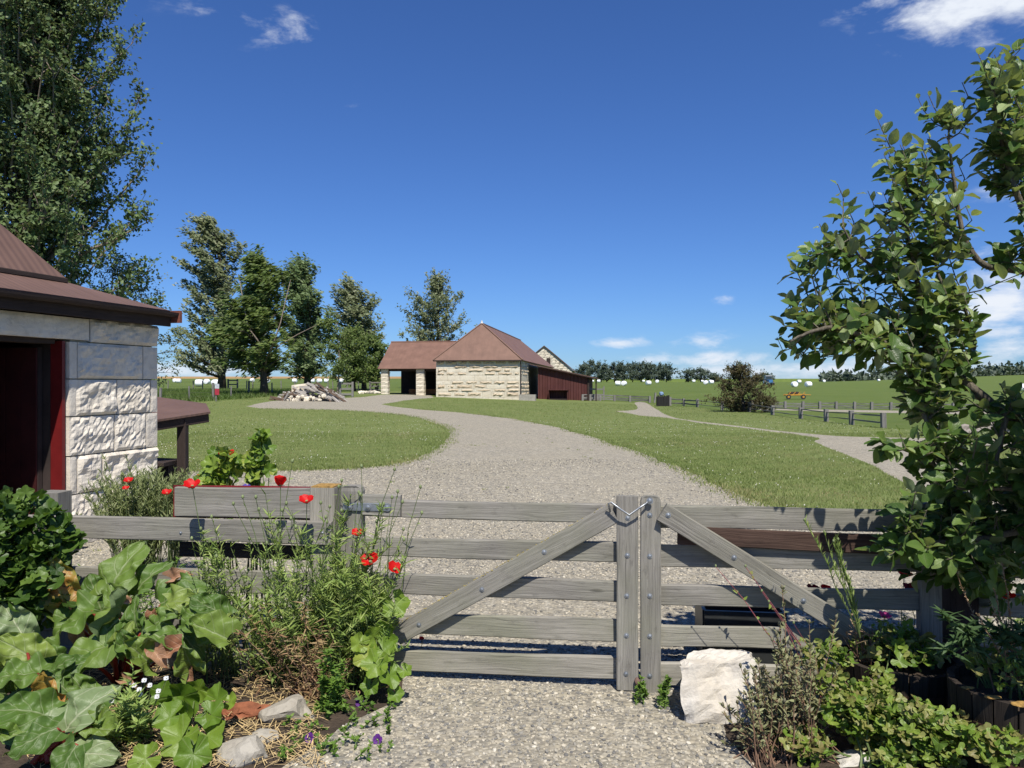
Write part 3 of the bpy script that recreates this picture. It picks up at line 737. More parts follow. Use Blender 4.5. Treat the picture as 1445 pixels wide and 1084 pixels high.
mb = MB(); mb.box(B(-7.95, 8, 1.75), .3, 7.4, 2.8, EX, EY, UP); mb.build('inner_wall', black_in, wing)
mb = MB(); mb.beam(B(-14.3, 4.3, 3.02), B(-7.8, 4.3, 3.02), .28, .25, n=4); mb.build('eave_beam', wood_dark, wing)
wa, wb_, wc, wd = B(-14.4, 3.7, 3.13), B(-7.6, 3.7, 3.13), B(-6.0, 8.2, 5.93), B(-14.4, 8.2, 5.93)
quad_roof('front_roof_slope', [wa, wb_, wc, wd], roof_barn, wing, .06, EX)
quad_roof('rear_roof_slope', [B(-14.4, 12.7, 3.13), wd, wc, B(-7.6, 12.7, 3.13)], roof_barn, wing, .06, EX)
mb = MB(); mb.tube([wd + UP * .03, wc + UP * .03], .07, 6); mb.build('ridge_cap', roof_barn, wing)
quad_roof('gable', [B(-13.6, 12.3, 3.05), B(-13.6, 4.1, 3.05), B(-13.6, 8.2, 5.75)], wood_dark, wing, .05)
st = thing('timber_stack', B(-11.2, 7.5, .6), 'low stack of orange-brown boards inside the cart bay', 'timber')
for q in range(5):
    for k in range(2):
        mb = MB(); mb.beam(B(-12.2 + .1 * random.random(), 7 + k * .5, .70 + q * .1), B(-8.3, 7 + k * .5 + .1 * random.random(), .70 + q * .1), .085, .42, n=2); mb.build('plank', m_simple('orange_sawn_timber', (.34, .15, .06), .8, .3, 3), st)
# red corrugated shed
shed = thing('corrugated_shed', B(3, 6, .1), 'dark red corrugated iron lean-to shed against the barn', 'shed')
def corr_wall(name, p0, p1, z00, z01, zt0, zt1, pitch, amp, nrm, m, parent):
    p0, p1 = Vector(p0), Vector(p1); L = (p1 - p0).length; n = int(L / pitch * 6); V, Fs, UV = [], [], []
    for i in range(n + 1):
        t = i / n; q = p0.lerp(p1, t) + nrm * (amp * math.sin(2 * math.pi * t * L / pitch))
        V += [q + UP * (z00 + (z01 - z00) * t), q + UP * (zt0 + (zt1 - zt0) * t)]
    for i in range(n):
        Fs.append((2 * i, 2 * i + 2, 2 * i + 3, 2 * i + 1))
        for k, zz in ((i, 0), (i + 1, 0), (i + 1, 1), (i, 1)): UV.append((k / n * L + .06, zz * 3.0))
    mb = MB(); mb.raw(V, Fs, UV); return mb.build(name, m, parent)
corr_wall('front_wall', B(.95, 6.0, 0), B(5.85, 6.0, 0), -.1, -.1, 3.30, 2.30, .15, .012, -EY, iron_red, shed)
corr_wall('side_wall', B(5.85, 6.0, 0), B(5.85, 16.0, 0), -.1, -.1, 2.30, 2.30, .15, .012, EX, iron_red, shed)
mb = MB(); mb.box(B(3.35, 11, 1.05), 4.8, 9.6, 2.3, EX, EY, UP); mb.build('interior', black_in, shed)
quad_roof('roof', [B(.2, 5.55, 3.58), B(6.75, 5.55, 2.22), B(6.75, 16.5, 2.22), B(.2, 16.5, 3.58)], roof_near, shed, .06, EY)
mb = MB(); mb.beam(B(.9, 5.6, 3.40), B(6.7, 5.6, 2.16), .16, .05, n=4); mb.build('bargeboard', wood_dark, shed)
mb = MB(); mb.beam(B(6.55, 5.9, -.1), B(6.55, 5.9, 2.2), .12, .12, up=(0, 1, 0), n=2); mb.build('porch_post', wood_dark, shed)
mb = MB(); mb.box(B(5.82, 5.95, 1.1), .16, .12, 2.4, EX, EY, UP); mb.build('corner_trim', wood_dark, shed)
mb = MB()
c0 = B(.75, -.75, 0); 
ct = thing('concrete_trough', c0, 'pale grey concrete trough at the barn corner', 'trough')
for sx, sy, w, d in ((0, -.32, 1.45, .1), (0, .32, 1.45, .1), (-.67, 0, .1, .54), (.67, 0, .1, .54)):
    mb = MB(); mb.box(c0 + EX * sx + EY * sy + UP * .40, w, d, .64, EX, EY, UP); mb.build('side', conc, ct)
mb = MB(); mb.box(c0 + UP * .3, 1.2, .5, .3, EX, EY, UP); mb.build('base', conc, ct)
fd = thing('feed_hopper', B(3, 4.9, .1), 'dark red iron feed hopper with a sloping lid against the shed', 'hopper')
for sx in (-.88, .88):
    mb = MB(); mb.box(B(3.0 + sx, 5.3, .55), .05, 1.0, 1.0, EX, EY, UP); mb.build('end_panel', iron_red, fd)
mb = MB(); mb.box(B(3.0, 5.75, .55), 1.7, .05, 1.0, EX, EY, UP); mb.build('back_panel', iron_red, fd)
mb = MB(); mb.beam(B(2.05, 5.25, 1.08), B(3.95, 5.25, 1.08), .05, 1.15, n=3); mb.build('lid', iron_red, fd)
mb = MB(); mb.box(B(3.0, 5.3, .12), 1.72, .95, .25, EX, EY, UP); mb.build('tray', wood_dark, fd)
# rear stone building with gable
rb = thing('rear_stone_building', P(785, 545, 112), 'pale stone gabled building behind the barn with dark slit window', 'building')
Q0 = P(757, 542, 112); q0 = Vector((Q0.x - .8, 112, 0)); GXv = Vector((math.cos(R(6)), -math.sin(R(6)), 0)); GYv = Vector((math.sin(R(6)), math.cos(R(6)), 0))
def Q(a, b, z): return q0 + GXv * a + GYv * b + UP * z
gw, ze, zp = 6.0, 3.6, 7.15
mb = MB(); pr = [(0, 0), (gw, 0), (gw, ze), (gw * .32, zp), (0, 5.6)]
mb.loft([[Q(a, 0.08, z) for a, z in pr], [Q(a, 14, z) for a, z in pr]]); mb.build('wall_core', mortar, rb)
rr = random.Random(5); z = 1.5
while z < zp - .2:
    h = rr.uniform(.32, .45)
    lo = 0 if z + h < 5.6 else gw * .32 * (z + h - 5.6) / (zp - 5.6) + .05
    hi = gw if z + h < ze else gw - (gw - gw * .32) * (z + h - ze) / (zp - ze) - .05
    a = lo
    while a < hi - .15:
        w = min(rr.uniform(.5, 1.0), hi - a)
        if not (2.2 < a + w / 2 < 2.9 and 3.6 < z < 5.4):
            V, Fs = stone_block(Q(a + .015, .08, z + .015), GXv, UP, -GYv, w - .03, h - .03, .05, 3, 2, a * 3 + z, .06, edge=.1); add_mesh('stone', V, Fs, lime_barn, rb)
        a += w
    z += h
mb = MB(); mb.box(Q(2.55, .05, 4.4), .55, .1, 2.0, GXv, GYv, UP); mb.build('slit_window', wood_dark, rb)
quad_roof('right_roof_slope', [Q(gw * .32, -.15, zp + .08), Q(gw + .4, -.15, ze - .12), Q(gw + .4, 14.3, ze - .12), Q(gw * .32, 14.3, zp + .08)], roof_near, rb, .08, GYv)
quad_roof('left_roof_slope', [Q(-.3, -.15, 5.45), Q(gw * .32, -.15, zp + .08), Q(gw * .32, 14.3, zp + .08), Q(-.3, 14.3, 5.45)], roof_near, rb, .08, GYv)
random.seed(41); rng = np.random.default_rng(41)
# ------------------------------------------------------------------ trees
def m_bark(name, a, b, sc=6):
    t = NT(name); p = t.pos(); n = t.noise(t.mapping(p, (1, 1, .25)), sc * 3, 5, .65)
    return t.done(t.ramp(n, [(.3, a), (.7, b)]), .95, t.bump(n, .9, .03), spec=.1)
bark_dark = m_bark('dark_bark', (.035, .028, .022), (.10, .085, .07))
bark_pale = m_bark('pale_branch_bark', (.14, .11, .085), (.30, .25, .20))
bark_apple = m_bark('apple_bark', (.075, .065, .05), (.20, .175, .135), 14)
pop_leaf = m_blade('poplar_leaves', [(0.052, 0.084, 0.029), (0.097, 0.154, 0.049), (0.160, 0.222, 0.082), (0.264, 0.316, 0.170)], .22, (.15, .165, .115))
pop_pale = m_blade('silvery_poplar_leaves', [(0.071, 0.094, 0.039), (0.143, 0.176, 0.074), (0.242, 0.266, 0.143), (0.395, 0.398, 0.263)], .2, (.20, .21, .165))
birch_leaf = m_blade('birch_leaves', [(0.054, 0.089, 0.025), (0.103, 0.155, 0.037), (0.158, 0.208, 0.053), (0.224, 0.265, 0.082)], .25)
euc_leaf = m_blade('eucalypt_leaves', [(0.044, 0.065, 0.046), (0.082, 0.112, 0.076), (0.133, 0.163, 0.114)], .15)
bush_leaf = m_blade('dark_bush_leaves', [(0.045, 0.031, 0.018), (0.083, 0.070, 0.029), (0.112, 0.112, 0.039), (0.128, 0.077, 0.042)], .2)
LEAFQ = (np.array([(0, 0, 0), (-.32, .45, .10), (0, .5, 0), (.32, .45, .10), (0, 1, -.06)]), np.array([(0, 2, 1), (0, 3, 2), (1, 2, 4), (2, 3, 4)]))
def prof_at(prof, f):
    hs = [p[0] for p in prof]
    return np.interp(f, hs, [p[1] for p in prof]), np.interp(f, hs, [p[2] for p in prof])
def tree(name, label, base, height, prof, nprim, nsec, nleaf, lsize, leafm, barkm, trunk_r, group=None, rise=.25, first=.1, wind=(-.5, 0, .15), droop=0.0, lean=0.0, clump=.5, pos_bias=.55, limbs=None, seed=1, trunk_top=.93, depth=1.0, cat='tree', limb_r=1.0, spread=1.3, lrand=.75, stretch=1.0):
    rd = random.Random(seed); base = Vector(base)
    root = thing(name, base, label, cat, group)
    mb = MB(); tw = []; nleaf = max(6, int(nleaf * 1.7)); lsize *= .66
    ntr = 10
    def axis(f):
        l, r = prof_at(prof, f); return base + Vector(((r - l) * .22 * f + lean * f * f + .12 * height * .1 * math.sin(f * 5 + seed), .1 * math.sin(f * 4 + seed * 2), height * f))
    mb.tube([axis(i / ntr * trunk_top) - UP * (.15 if i == 0 else 0) for i in range(ntr + 1)], [max(.02, trunk_r * (1.35 if i == 0 else 1) * (1 - i / ntr) ** .85) for i in range(ntr + 1)], 8)
    for i in range(nprim):
        ft = first + (1.0 - first) * ((i + rd.random()) / nprim) ** .9
        fs = max(first * .6, ft - rise * (0.35 + rd.random() * .8))
        fs = min(fs, trunk_top - .02)
        ang = rd.random() * 2 * math.pi; l, r = prof_at(prof, ft)
        rad = rd.random() ** pos_bias
        ca, sa = math.cos(ang), math.sin(ang)
        cx = (r - l) / 2; hw = (r + l) / 2 * spread
        tgt = base + Vector((cx + hw * rad * ca + lean * ft * ft, hw * depth * rad * sa, height * min(ft, 1.0 - .05 * rad)))
        s = axis(fs); L = (tgt - s).length
        mid = s.lerp(tgt, .5) + Vector((0, 0, -.10 * L if rise > .15 else .12 * L)) + Vector((rd.uniform(-.1, .1) * L, rd.uniform(-.1, .1) * L, 0))
        pts = [s * (1 - t) ** 2 + mid * 2 * t * (1 - t) + tgt * t * t + Vector((rd.uniform(-1, 1), rd.uniform(-1, 1), rd.uniform(-1, 1))) * (.02 * L if 0 < t < 1 else 0) for t in [k / 6 for k in range(7)]]
        r0 = max(.012, trunk_r * .36 * (1 - fs) ** .7 * rd.uniform(.6, 1.1)) * limb_r
        mb.tube(pts, [r0 * (1 - k / 6 * .88) for k in range(7)], 5, caps=False)
        for k in range(nsec):
            t = .3 + .7 * (k + rd.random()) / nsec
            q = pts[min(5, int(t * 6))].lerp(pts[min(6, int(t * 6) + 1)], t * 6 - int(t * 6))
            d = Vector((rd.gauss(0, .8), rd.gauss(0, .9), rd.gauss(.25 - droop, .5))) + (tgt - s).normalized() * .8 + Vector(wind) * 1.2
            d.normalize(); ll = clump * rd.uniform(.6, 1.5)
            e = q + d * ll - UP * droop * ll * .5
            mb.tube([q, q.lerp(e, .5) + UP * .03, e], [r0 * .22 + .004, r0 * .14 + .003, .003], 3, caps=False)
            tw.append((q, e, ll))
    mb.build('trunk', barkm, root, smooth=True)
    for lp in (limbs or []):
        m2 = MB(); m2.tube(lp[0], lp[1], 6); m2.build('bare_limb', bark_pale, root, smooth=True)
    A = np.array([t[0] for t in tw]); E = np.array([t[1] for t in tw]); LL = np.array([t[2] for t in tw])
    n = len(tw) * nleaf; idx = np.repeat(np.arange(len(tw)), nleaf)
    u = rng.random(n) ** .8 * 1.15
    pos = A[idx] + (E - A)[idx] * u[:, None] + rng.normal(0, .17, (n, 3)) * LL[idx][:, None]
    d = rand_unit(n) * lrand + np.array(wind) * 1.15 + np.array([0, 0, -.15 - droop])
    nr = rand_unit(n) * .8 + np.array([.1, -.55, .8])
    W_, FF = scatter(LEAFQ[0], LEAFQ[1], frames(d, nr), pos, (lsize * rng.uniform(.6, 1.35, n))[:, None] * np.array([1, stretch, 1]))
    tone = np.clip(rng.normal(.42, .15, n) + np.repeat(rng.normal(0, .13, len(tw)), nleaf), 0, 1)
    cr = add_mesh('crown', W_, FF, leafm, root, rnd=np.repeat(tone, len(LEAFQ[0]))); cr['kind'] = 'stuff'
    return root
def tprof(rows, D, cxpx, base_py, top_py):      # rows of (py, left px, right px) -> height fractions and half widths in metres
    out = []
    for py, lx, rx in rows: out.append(((base_py - py) / (base_py - top_py), (cxpx - lx) / F * D, (rx - cxpx) / F * D))
    return sorted(out)
# the tall poplar behind the outbuilding
D = 30.0
tree('poplar_tree', 'tall dense poplar rising above the outbuilding roof at the left edge', GD(45, D), 24.5,
     tprof([(-230, 20, 90), (-120, -20, 140), (0, -60, 172), (55, -80, 203), (110, -90, 190), (190, -100, 216), (240, -105, 200), (300, -110, 222), (380, -110, 214), (430, -95, 212), (500, -80, 170), (570, 0, 80)], D, 45, 585, -300),
     210, 10, 34, .275, pop_leaf, bark_pale, .42, rise=.26, first=.13, wind=(-.15, 0, .12), clump=.8, seed=3, group='wind-blown poplars', limb_r=.8, spread=1.0)
D = 34.0
tree('poplar_tree', 'slighter poplar with its low sprays showing between the outbuilding and the fence', GD(150, D), 7.0,
     tprof([(372, 130, 200), (400, 110, 222), (430, 100, 226), (470, 95, 250), (490, 95, 262), (515, 95, 258), (535, 110, 235), (590, 140, 160)], D, 150, 592, 368),
     36, 6, 16, .17, pop_pale, bark_dark, .16, rise=.1, first=.2, wind=(.35, 0, .05), clump=.6, seed=9, group='wind-blown poplars', spread=1.1)
D = 88.0
tree('poplar_tree', 'tall poplar leaning in the wind beside the paddock gate', GD(316, D), 20.0,
     tprof([(309, 294, 306), (325, 288, 322), (345, 283, 342), (365, 272, 343), (395, 272, 348), (420, 262, 352), (450, 252, 356), (480, 250, 356), (500, 262, 350), (525, 280, 345), (535, 300, 332)], D, 316, 551, 306),
     100, 7, 16, .46, pop_pale, bark_dark, .42, rise=.17, first=.12, stretch=1.3, wind=(-1.0, 0, .5), clump=.95, seed=5, lean=-.7, group='wind-blown poplars')
D = 60.0; bb = GD(371, D)
def tp(px, py, d=0): return P(px, py, D + d)
tree('birch_tree', 'bushy birch with bare leaning limbs and thick dark trunk', bb, 10.9,
     tprof([(363, 366, 382), (372, 360, 410), (395, 354, 420), (415, 345, 425), (440, 318, 428), (465, 300, 430), (490, 294, 428), (510, 306, 415), (530, 340, 400)], D, 374, 560, 362),
     96, 9, 17, .31, birch_leaf, bark_dark, .30, rise=.14, first=.2, wind=(-1.3, 0, -.05), droop=.2, clump=.75, spread=1.05, stretch=1.7, lrand=.6, seed=8, group='birches by the timber heap',
     limbs=[([tp(372, 530), tp(376, 505, -.8), tp(386, 485, -1.6), tp(396, 455, -1.4), tp(404, 420, -1.4), tp(410, 395, -1)], [.09, .07, .06, .05, .035, .015]),
            ([tp(376, 500, -.8), tp(362, 478, -1.8), tp(350, 462, -1.5), tp(344, 430, -1.5), tp(338, 395, -1.2)], [.06, .055, .05, .04, .02]),
            ([tp(378, 505, -.8), tp(395, 487, -1.8), tp(420, 472, -1.2), tp(448, 458, -1)], [.045, .035, .03, .015])])
D = 76.0
tree('poplar_tree', 'broad poplar behind the heap of split timber', GD(436, D), 12.9,
     tprof([(370, 420, 440), (380, 414, 447), (400, 408, 456), (425, 402, 464), (440, 398, 468), (470, 396, 462), (500, 396, 466), (520, 402, 468), (532, 412, 458)], D, 436, 551, 368),
     84, 8, 16, .38, pop_leaf, bark_dark, .36, rise=.16, first=.14, wind=(-.9, 0, .35), stretch=1.3, clump=.85, seed=11, group='wind-blown poplars')
D = 62.0
tree('birch_tree', 'slender young birch with thin pale stem at the paddock gate', GD(477, D), 6.4,
     tprof([(448, 466, 484), (465, 460, 492), (490, 458, 496), (515, 460, 492), (530, 468, 486)], D, 477, 557, 446),
     26, 6, 13, .27, birch_leaf, bark_pale, .08, rise=.1, first=.25, wind=(-.6, 0, -.1), droop=.2, clump=.6, seed=12, group='birches by the timber heap')
D = 98.0
tree('poplar_tree', 'pale forked poplar left of the cart bay', GD(512, D), 13.6,
     tprof([(399, 488, 498), (408, 480, 512), (420, 474, 526), (445, 478, 538), (470, 484, 545), (495, 482, 540), (520, 482, 535), (535, 490, 520)], D, 512, 549, 397),
     80, 7, 14, .46, pop_pale, bark_dark, .3, rise=.2, first=.1, wind=(-1.0, 0, .5), stretch=1.3, clump=.95, seed=14, group='wind-blown poplars')
D = 92.0
tree('alder_tree', 'low dark round tree tucked against the cart bay gable', GD(531, D), 6.4,
     tprof([(476, 520, 540), (490, 512, 552), (510, 505, 556), (530, 505, 553), (540, 512, 546)], D, 531, 551, 474),
     36, 6, 15, .40, birch_leaf, bark_dark, .18, rise=.1, first=.14, wind=(-.4, 0, .1), clump=.8, seed=15)
tree('alder_tree', 'low dark tree between the young birch and the forked poplar', GD(500, 84), 6.6,
     tprof([(468, 480, 500), (485, 470, 512), (505, 466, 516), (525, 470, 515), (540, 482, 508)], 84, 492, 552, 466),
     40, 6, 15, .38, birch_leaf, bark_dark, .18, rise=.1, first=.14, wind=(-.4, 0, .1), clump=.75, seed=16)
D = 118.0
tree('poplar_tree', 'wide poplar showing above the barn roofs', GD(617, D), 17.4,
     tprof([(384, 605, 628), (390, 598, 634), (402, 588, 640), (415, 578, 655), (435, 574, 660), (455, 570, 666), (480, 572, 668), (510, 580, 655), (530, 600, 630)], D, 617, 545, 382),
     90, 7, 14, .52, pop_pale, bark_dark, .4, rise=.22, first=.12, wind=(-.55, 0, .25), clump=1.1, seed=17, group='wind-blown poplars')
# eucalypt shelter belt on the right skyline
ordn = ['first', 'second', 'third', 'fourth', 'fifth', 'sixth', 'seventh', 'eighth', 'ninth', 'tenth', 'eleventh', 'twelfth', 'thirteenth', 'fourteenth', 'fifteenth', 'sixteenth']
D = 430.0
for k, (cx, top, w) in enumerate([(822, 517, 11), (834, 510, 15), (848, 514, 12), (856, 519, 9), (867, 514, 14), (879, 513, 14), (893, 515, 13), (905, 512.5, 13), (914, 514, 11), (929, 515, 17), (940, 517, 14)]):
    g_ = GD(cx, D + 12 * math.sin(k * 2.3)); D_ = g_.y
    ht = EYE + (CY - top) / F * D_ - g_.z; hw = w / F * D_
    tree('eucalypt_tree', f'dark eucalypt in the shelter belt on the skyline, {ordn[k]} from the barn', g_, ht, [(0, .1, .1), (.12, hw * .3, hw * .3), (.3, hw * .8, hw * .85), (.6, hw, hw), (.85, hw * .75, hw * .7), (1, hw * .25, hw * .25)],
         22, 5, 13, 1.15, euc_leaf, bark_dark, .28, rise=.2, first=.16, wind=(-.2, 0, .1), clump=1.7, seed=30 + k, group='eucalypt shelter belt')
for k, (cx, top, w, lab) in enumerate([(972, 523, 13, 'left of two dark eucalypts standing apart from the shelter belt'), (989, 521.5, 14, 'right of two dark eucalypts standing apart from the shelter belt'), (1008, 530, 9, 'tiny dark skyline tree just left of the reddish bush'), (1044, 514, 20, 'eucalypt standing up behind the reddish bush'), (1070, 534, 7, 'tiny dark skyline tree just right of the reddish bush'), (1083, 529, 11, 'small rounded tree behind the blue tractor')]):
    g_ = GD(cx, 420); ht = EYE + (CY - top) / F * 420 - g_.z; hw = w / F * 420
    tree('eucalypt_tree', lab, g_, ht, [(0, .1, .1), (.1, hw * .5, hw * .5), (.35, hw * .95, hw), (.7, hw * .9, hw * .85), (1, hw * .3, hw * .3)], 20, 5, 12, 1.1, euc_leaf, bark_dark, .25, rise=.15, first=.1, clump=1.4, wind=(-.2, 0, .1), seed=60 + k)
# far wood on the right ridge reads as one mass
n = 9000; t_ = rng.uniform(.40, .95, n); dd = rng.uniform(760, 830, n); X = t_ * dd
gap = np.array([noise.noise(Vector((x * .035, 2, 1))) for x in X])
hh = np.clip(3.5 + 9 * (gap + .35), 1.0, 14)
pos = np.column_stack([X, dd, H(X, dd) + rng.random(n) * hh])
W_, FF = scatter(LEAFQ[0] * 1.0, LEAFQ[1], frames(rand_unit(n), rand_unit(n) + np.array([0, -.4, .6])), pos, rng.uniform(3.0, 6.0, n))
tag(add_mesh('far_wood', W_, FF, euc_leaf, rnd=np.repeat(rng.random(n), 5), origin=(400, 790, 8)), 'far dark wood along the right ridge', 'wood', kind='stuff')
# reddish bush in the right paddock fence
D = 47.5
tree('shrub', 'dense reddish-brown bush growing through the right paddock fence', GD(1048, D), 2.85,
     tprof([(516, 1035, 1052), (525, 1022, 1066), (540, 1008, 1080), (555, 1002, 1088), (568, 1006, 1084), (577, 1030, 1064)], D, 1048, 582, 514),
     70, 7, 14, .15, bush_leaf, bark_dark, .12, rise=.2, first=.03, wind=(-.1, 0, .2), clump=.32, seed=21, cat='shrub', pos_bias=.45)
tree('shrub', 'low brownish bush just right of the big reddish one', GD(1078, 46), .95,
     [(0, .2, .2), (.3, .65, .6), (.7, .6, .55), (1, .2, .2)], 26, 5, 10, .12, bush_leaf, bark_dark, .04, rise=.2, first=.05, wind=(0, 0, .2), clump=.2, seed=22, cat='shrub')

# ------------------------------------------------------------------ wrapped bales
def bale_mesh():
    mb = MB(); secs = []
    for z, rr_ in ((-.6, .50), (-.57, .57), (-.45, .61), (0, .625), (.45, .61), (.57, .57), (.6, .48)):
        secs.append([Vector((z, rr_ * math.cos(a) * (1 + .02 * math.sin(3 * a + z * 4)), .60 + rr_ * .97 * math.sin(a))) for a in [k * math.pi / 9 for k in range(18)]])
    mb.loft(secs)
    me = bpy.data.meshes.new('hay_bale'); me.from_pydata([tuple(v) for v in mb.V], [], mb.F); me.materials.append(bale_mat); me.polygons.foreach_set('use_smooth', np.ones(len(me.polygons), bool)); return me
bm_ = bale_mesh()
bl = [(247, 5.5), (252, 6.2), (281, 10), (292, 7.5), (304.6, 10), (356, 5.2), (377, 6.5), (416, 6), (441, 6), (450.5, 6.2), (460.5, 6), (482, 6)]
brr = [(836, 3.6), (845, 4.2), (872, 7), (880.5, 7), (908, 3.2), (915, 6.5), (927.4, 4.8), (979, 4), (991, 3.2), (996, 6), (1002, 3.6), (1004, 5.6), (1121, 8), (1127.5, 5), (1140.7, 8), (1163, 3.8), (1240, 3.2), (1304, 10), (1331, 9), (1440, 11)]
for side, lst in (('left', bl), ('right', brr)):
    for k, (px, w) in enumerate(lst):
        D = 1.22 * F / w; g_ = GD(px, D)
        o = bpy.data.objects.new('hay_bale', bm_); col.objects.link(o); o.location = g_; o.rotation_euler = (0, 0, rng.uniform(-.5, .5) + (0 if k % 3 else 1.2))
        nth = ['first', 'second', 'third', 'fourth', 'fifth', 'sixth', 'seventh', 'eighth', 'ninth', 'tenth', 'eleventh', 'twelfth', 'thirteenth', 'fourteenth', 'fifteenth', 'sixteenth', 'seventeenth', 'eighteenth', 'nineteenth', 'twentieth'][k]
        tag(o, f'white plastic-wrapped bale in the {"left" if side == "left" else "right"} pasture, {nth} from the left', 'bale', 'wrapped bales in the pastures')

# ------------------------------------------------------------------ paddock fences
def post(parent, b, h, w, m, top=None):
    mb = MB(); mb.beam(Vector(b) - UP * .15, Vector(b) + UP * h + Vector((rng.uniform(-.04, .04) * h, 0, 0)), w, w, up=(0, 1, 0), n=2, bev=.012); return mb.build('post', m, parent)
wf = thing('wire_fence', G(300, 566), 'wire paddock fence on rough wooden posts under the left trees', 'fence')
lp = []
for px, py, h in [(226, 571, 1.0), (267, 565, .95), (301, 564, 1.15), (326, 560.5, .8), (351, 557, 1.1), (384, 556.5, .95), (416, 553, 1.0), (463, 553, 1.1), (500, 552, .9), (523, 551, .9), (534, 551, .9)]:
    g_ = G(px, py); post(wf, g_, h, .13 if px in (226, 301, 351) else .09, wood_far); lp.append(g_)
for hz in (.25, .5, .78):
    mb = MB(); mb.tube([p + UP * hz for p in lp], .006, 3); mb.build('wire', steel_dark, wf)
wf2 = thing('wire_fence', GD(260, 95), 'farther wire fence of thin posts crossing the left pasture', 'fence')
lp = []
for px in (237, 273, 286, 348, 357, 397, 430, 470, 490, 506, 531):
    g_ = GD(px, 96); post(wf2, g_, 1.15, .11, wood_far); lp.append(g_)
for hz in (.4, .95):
    mb = MB(); mb.tube([p + UP * hz for p in lp], .007, 3); mb.build('wire', steel_dark, wf2)
sg = G(305, 566.5)
sn = thing('small_sign', sg, 'small white and red board on a fence post below the leaning poplar', 'sign')
mb = MB(); mb.beam(sg, sg + UP * .95, .07, .07, up=(0, 1, 0), n=2); mb.build('post', wood_far, sn)
mb = MB(); mb.box(sg + Vector((.08, -.06, .62)), .28, .02, .40); mb.build('lower_panel', m_simple('faded_red_panel', (.34, .03, .05), .6), sn)
mb = MB(); mb.box(sg + Vector((.08, -.06, .98)), .28, .02, .30); mb.build('upper_panel', m_simple('grey_white_panel', (.42, .44, .48), .6), sn)
def field_gate(px, D, w, h, lab):
    b = GD(px, D); t = thing('paddock_gate', b, lab, 'gate')
    for x in (0, w):
        mb = MB(); mb.beam(b + Vector((x, 0, 0)), b + Vector((x, 0, h + .15)), .16, .16, up=(0, 1, 0), n=2); mb.build('post', wood_far, t)
    for k in range(3):
        mb = MB(); mb.beam(b + Vector((.05, .03, .2 + k * (h - .2) / 2)), b + Vector((w - .05, .03, .2 + k * (h - .2) / 2)), .14, .05, n=2); mb.build('rail', wood_far, t)
field_gate(322, 92, 1.1, 1.15, 'small railed wooden gate behind the leaning poplar')
field_gate(480, 62, 1.0, 1.05, 'small railed wooden gate by the slender birch')
field_gate(522, 86, 1.9, 1.0, 'dark wooden gate under the forked poplar')

def rail_fence(name, label, pts, hts, pw, rails, m, parent_loc, thick=.07, wr=.10):
    t = thing(name, parent_loc, label, 'fence')
    for p, h in zip(pts, hts): post(t, p, h, pw, m)
    for a, b, ha, hb in zip(pts[:-1], pts[1:], hts[:-1], hts[1:]):
        for f in rails:
            mb = MB(); mb.beam(Vector(a) + UP * ha * f + Vector((0, .05, rng.uniform(-.03, .03))), Vector(b) + UP * hb * f + Vector((0, .05, rng.uniform(-.03, .03))), wr, thick, n=4, wob=.02); mb.build('rail', m, t)
    return t
fp = [G(px, py) for px, py in [(984, 574.5), (1019, 579), (1057, 581.5), (1090, 585.5), (1130, 591), (1166, 595), (1202, 599.5), (1247, 604)]]
rail_fence('paddock_fence', 'low grey post and rail fence sloping down beside the lawn', fp, [.62, .62, .6, .52, .54, .56, .58, .57], .17, [.35, .78], wood_far, fp[3], .06, .04)
fp = [G(px, py) for px, py in [(1062, 576.2), (1083, 576.5), (1108, 576.8), (1133, 577), (1157, 577.2), (1180, 577.5), (1206, 577.8), (1230, 578.2), (1257, 578.6), (1300, 579), (1345, 579.6), (1395, 580.3), (1450, 581)]]
rail_fence('paddock_fence', 'grey post and rail fence behind the farm road', fp, [.52] * len(fp), .16, [.22, .45, .75], wood_far, fp[5], .05, .07)
fp = [G(px, py) for px, py in [(822, 565.5), (833, 565.6), (847, 565.8), (867, 566.5), (889, 567.5), (917, 568.5)]]
rail_fence('paddock_fence', 'weathered rail fence between the shed and the gravel path', fp, [.6, .62, .6, .62, .6, .62], .2, [.3, .55, .9], wood_far, fp[3])
fp = [G(946, 572.5), G(965, 573), G(984, 574.5)]
rail_fence('paddock_fence', 'short rail fence right of the black plank bin', fp, [.7, .6, .62], .17, [.3, .8], wood_far, fp[1])
# stockyard frame by the shed
sy = G(830, 565.0); yf = thing('stockyard_frame', sy, 'tall grey timber stockyard frame right of the shed porch', 'frame')
for px, h in ((830.5, 1.45), (852, 1.4)):
    p = G(px, 565.0); mb = MB(); mb.beam(p, p + UP * h, .14, .14, up=(0, 1, 0), n=2); mb.build('post', wood_far, yf)
a_, b_ = G(830.5, 565.0), G(852, 565.0)
for f in (.55, 1.1):
    mb = MB(); mb.beam(a_ + UP * f, b_ + UP * f, .14, .05, n=2); mb.build('rail', wood_far, yf)
for k in range(4):
    p = a_.lerp(b_, .12 + k * .2); mb = MB(); mb.beam(p - Vector((0, .2, 0)), p + Vector((.03, -.2, .62)), .3, .04, up=(1, 0, 0), n=2); mb.build('plank', wood_far, yf)
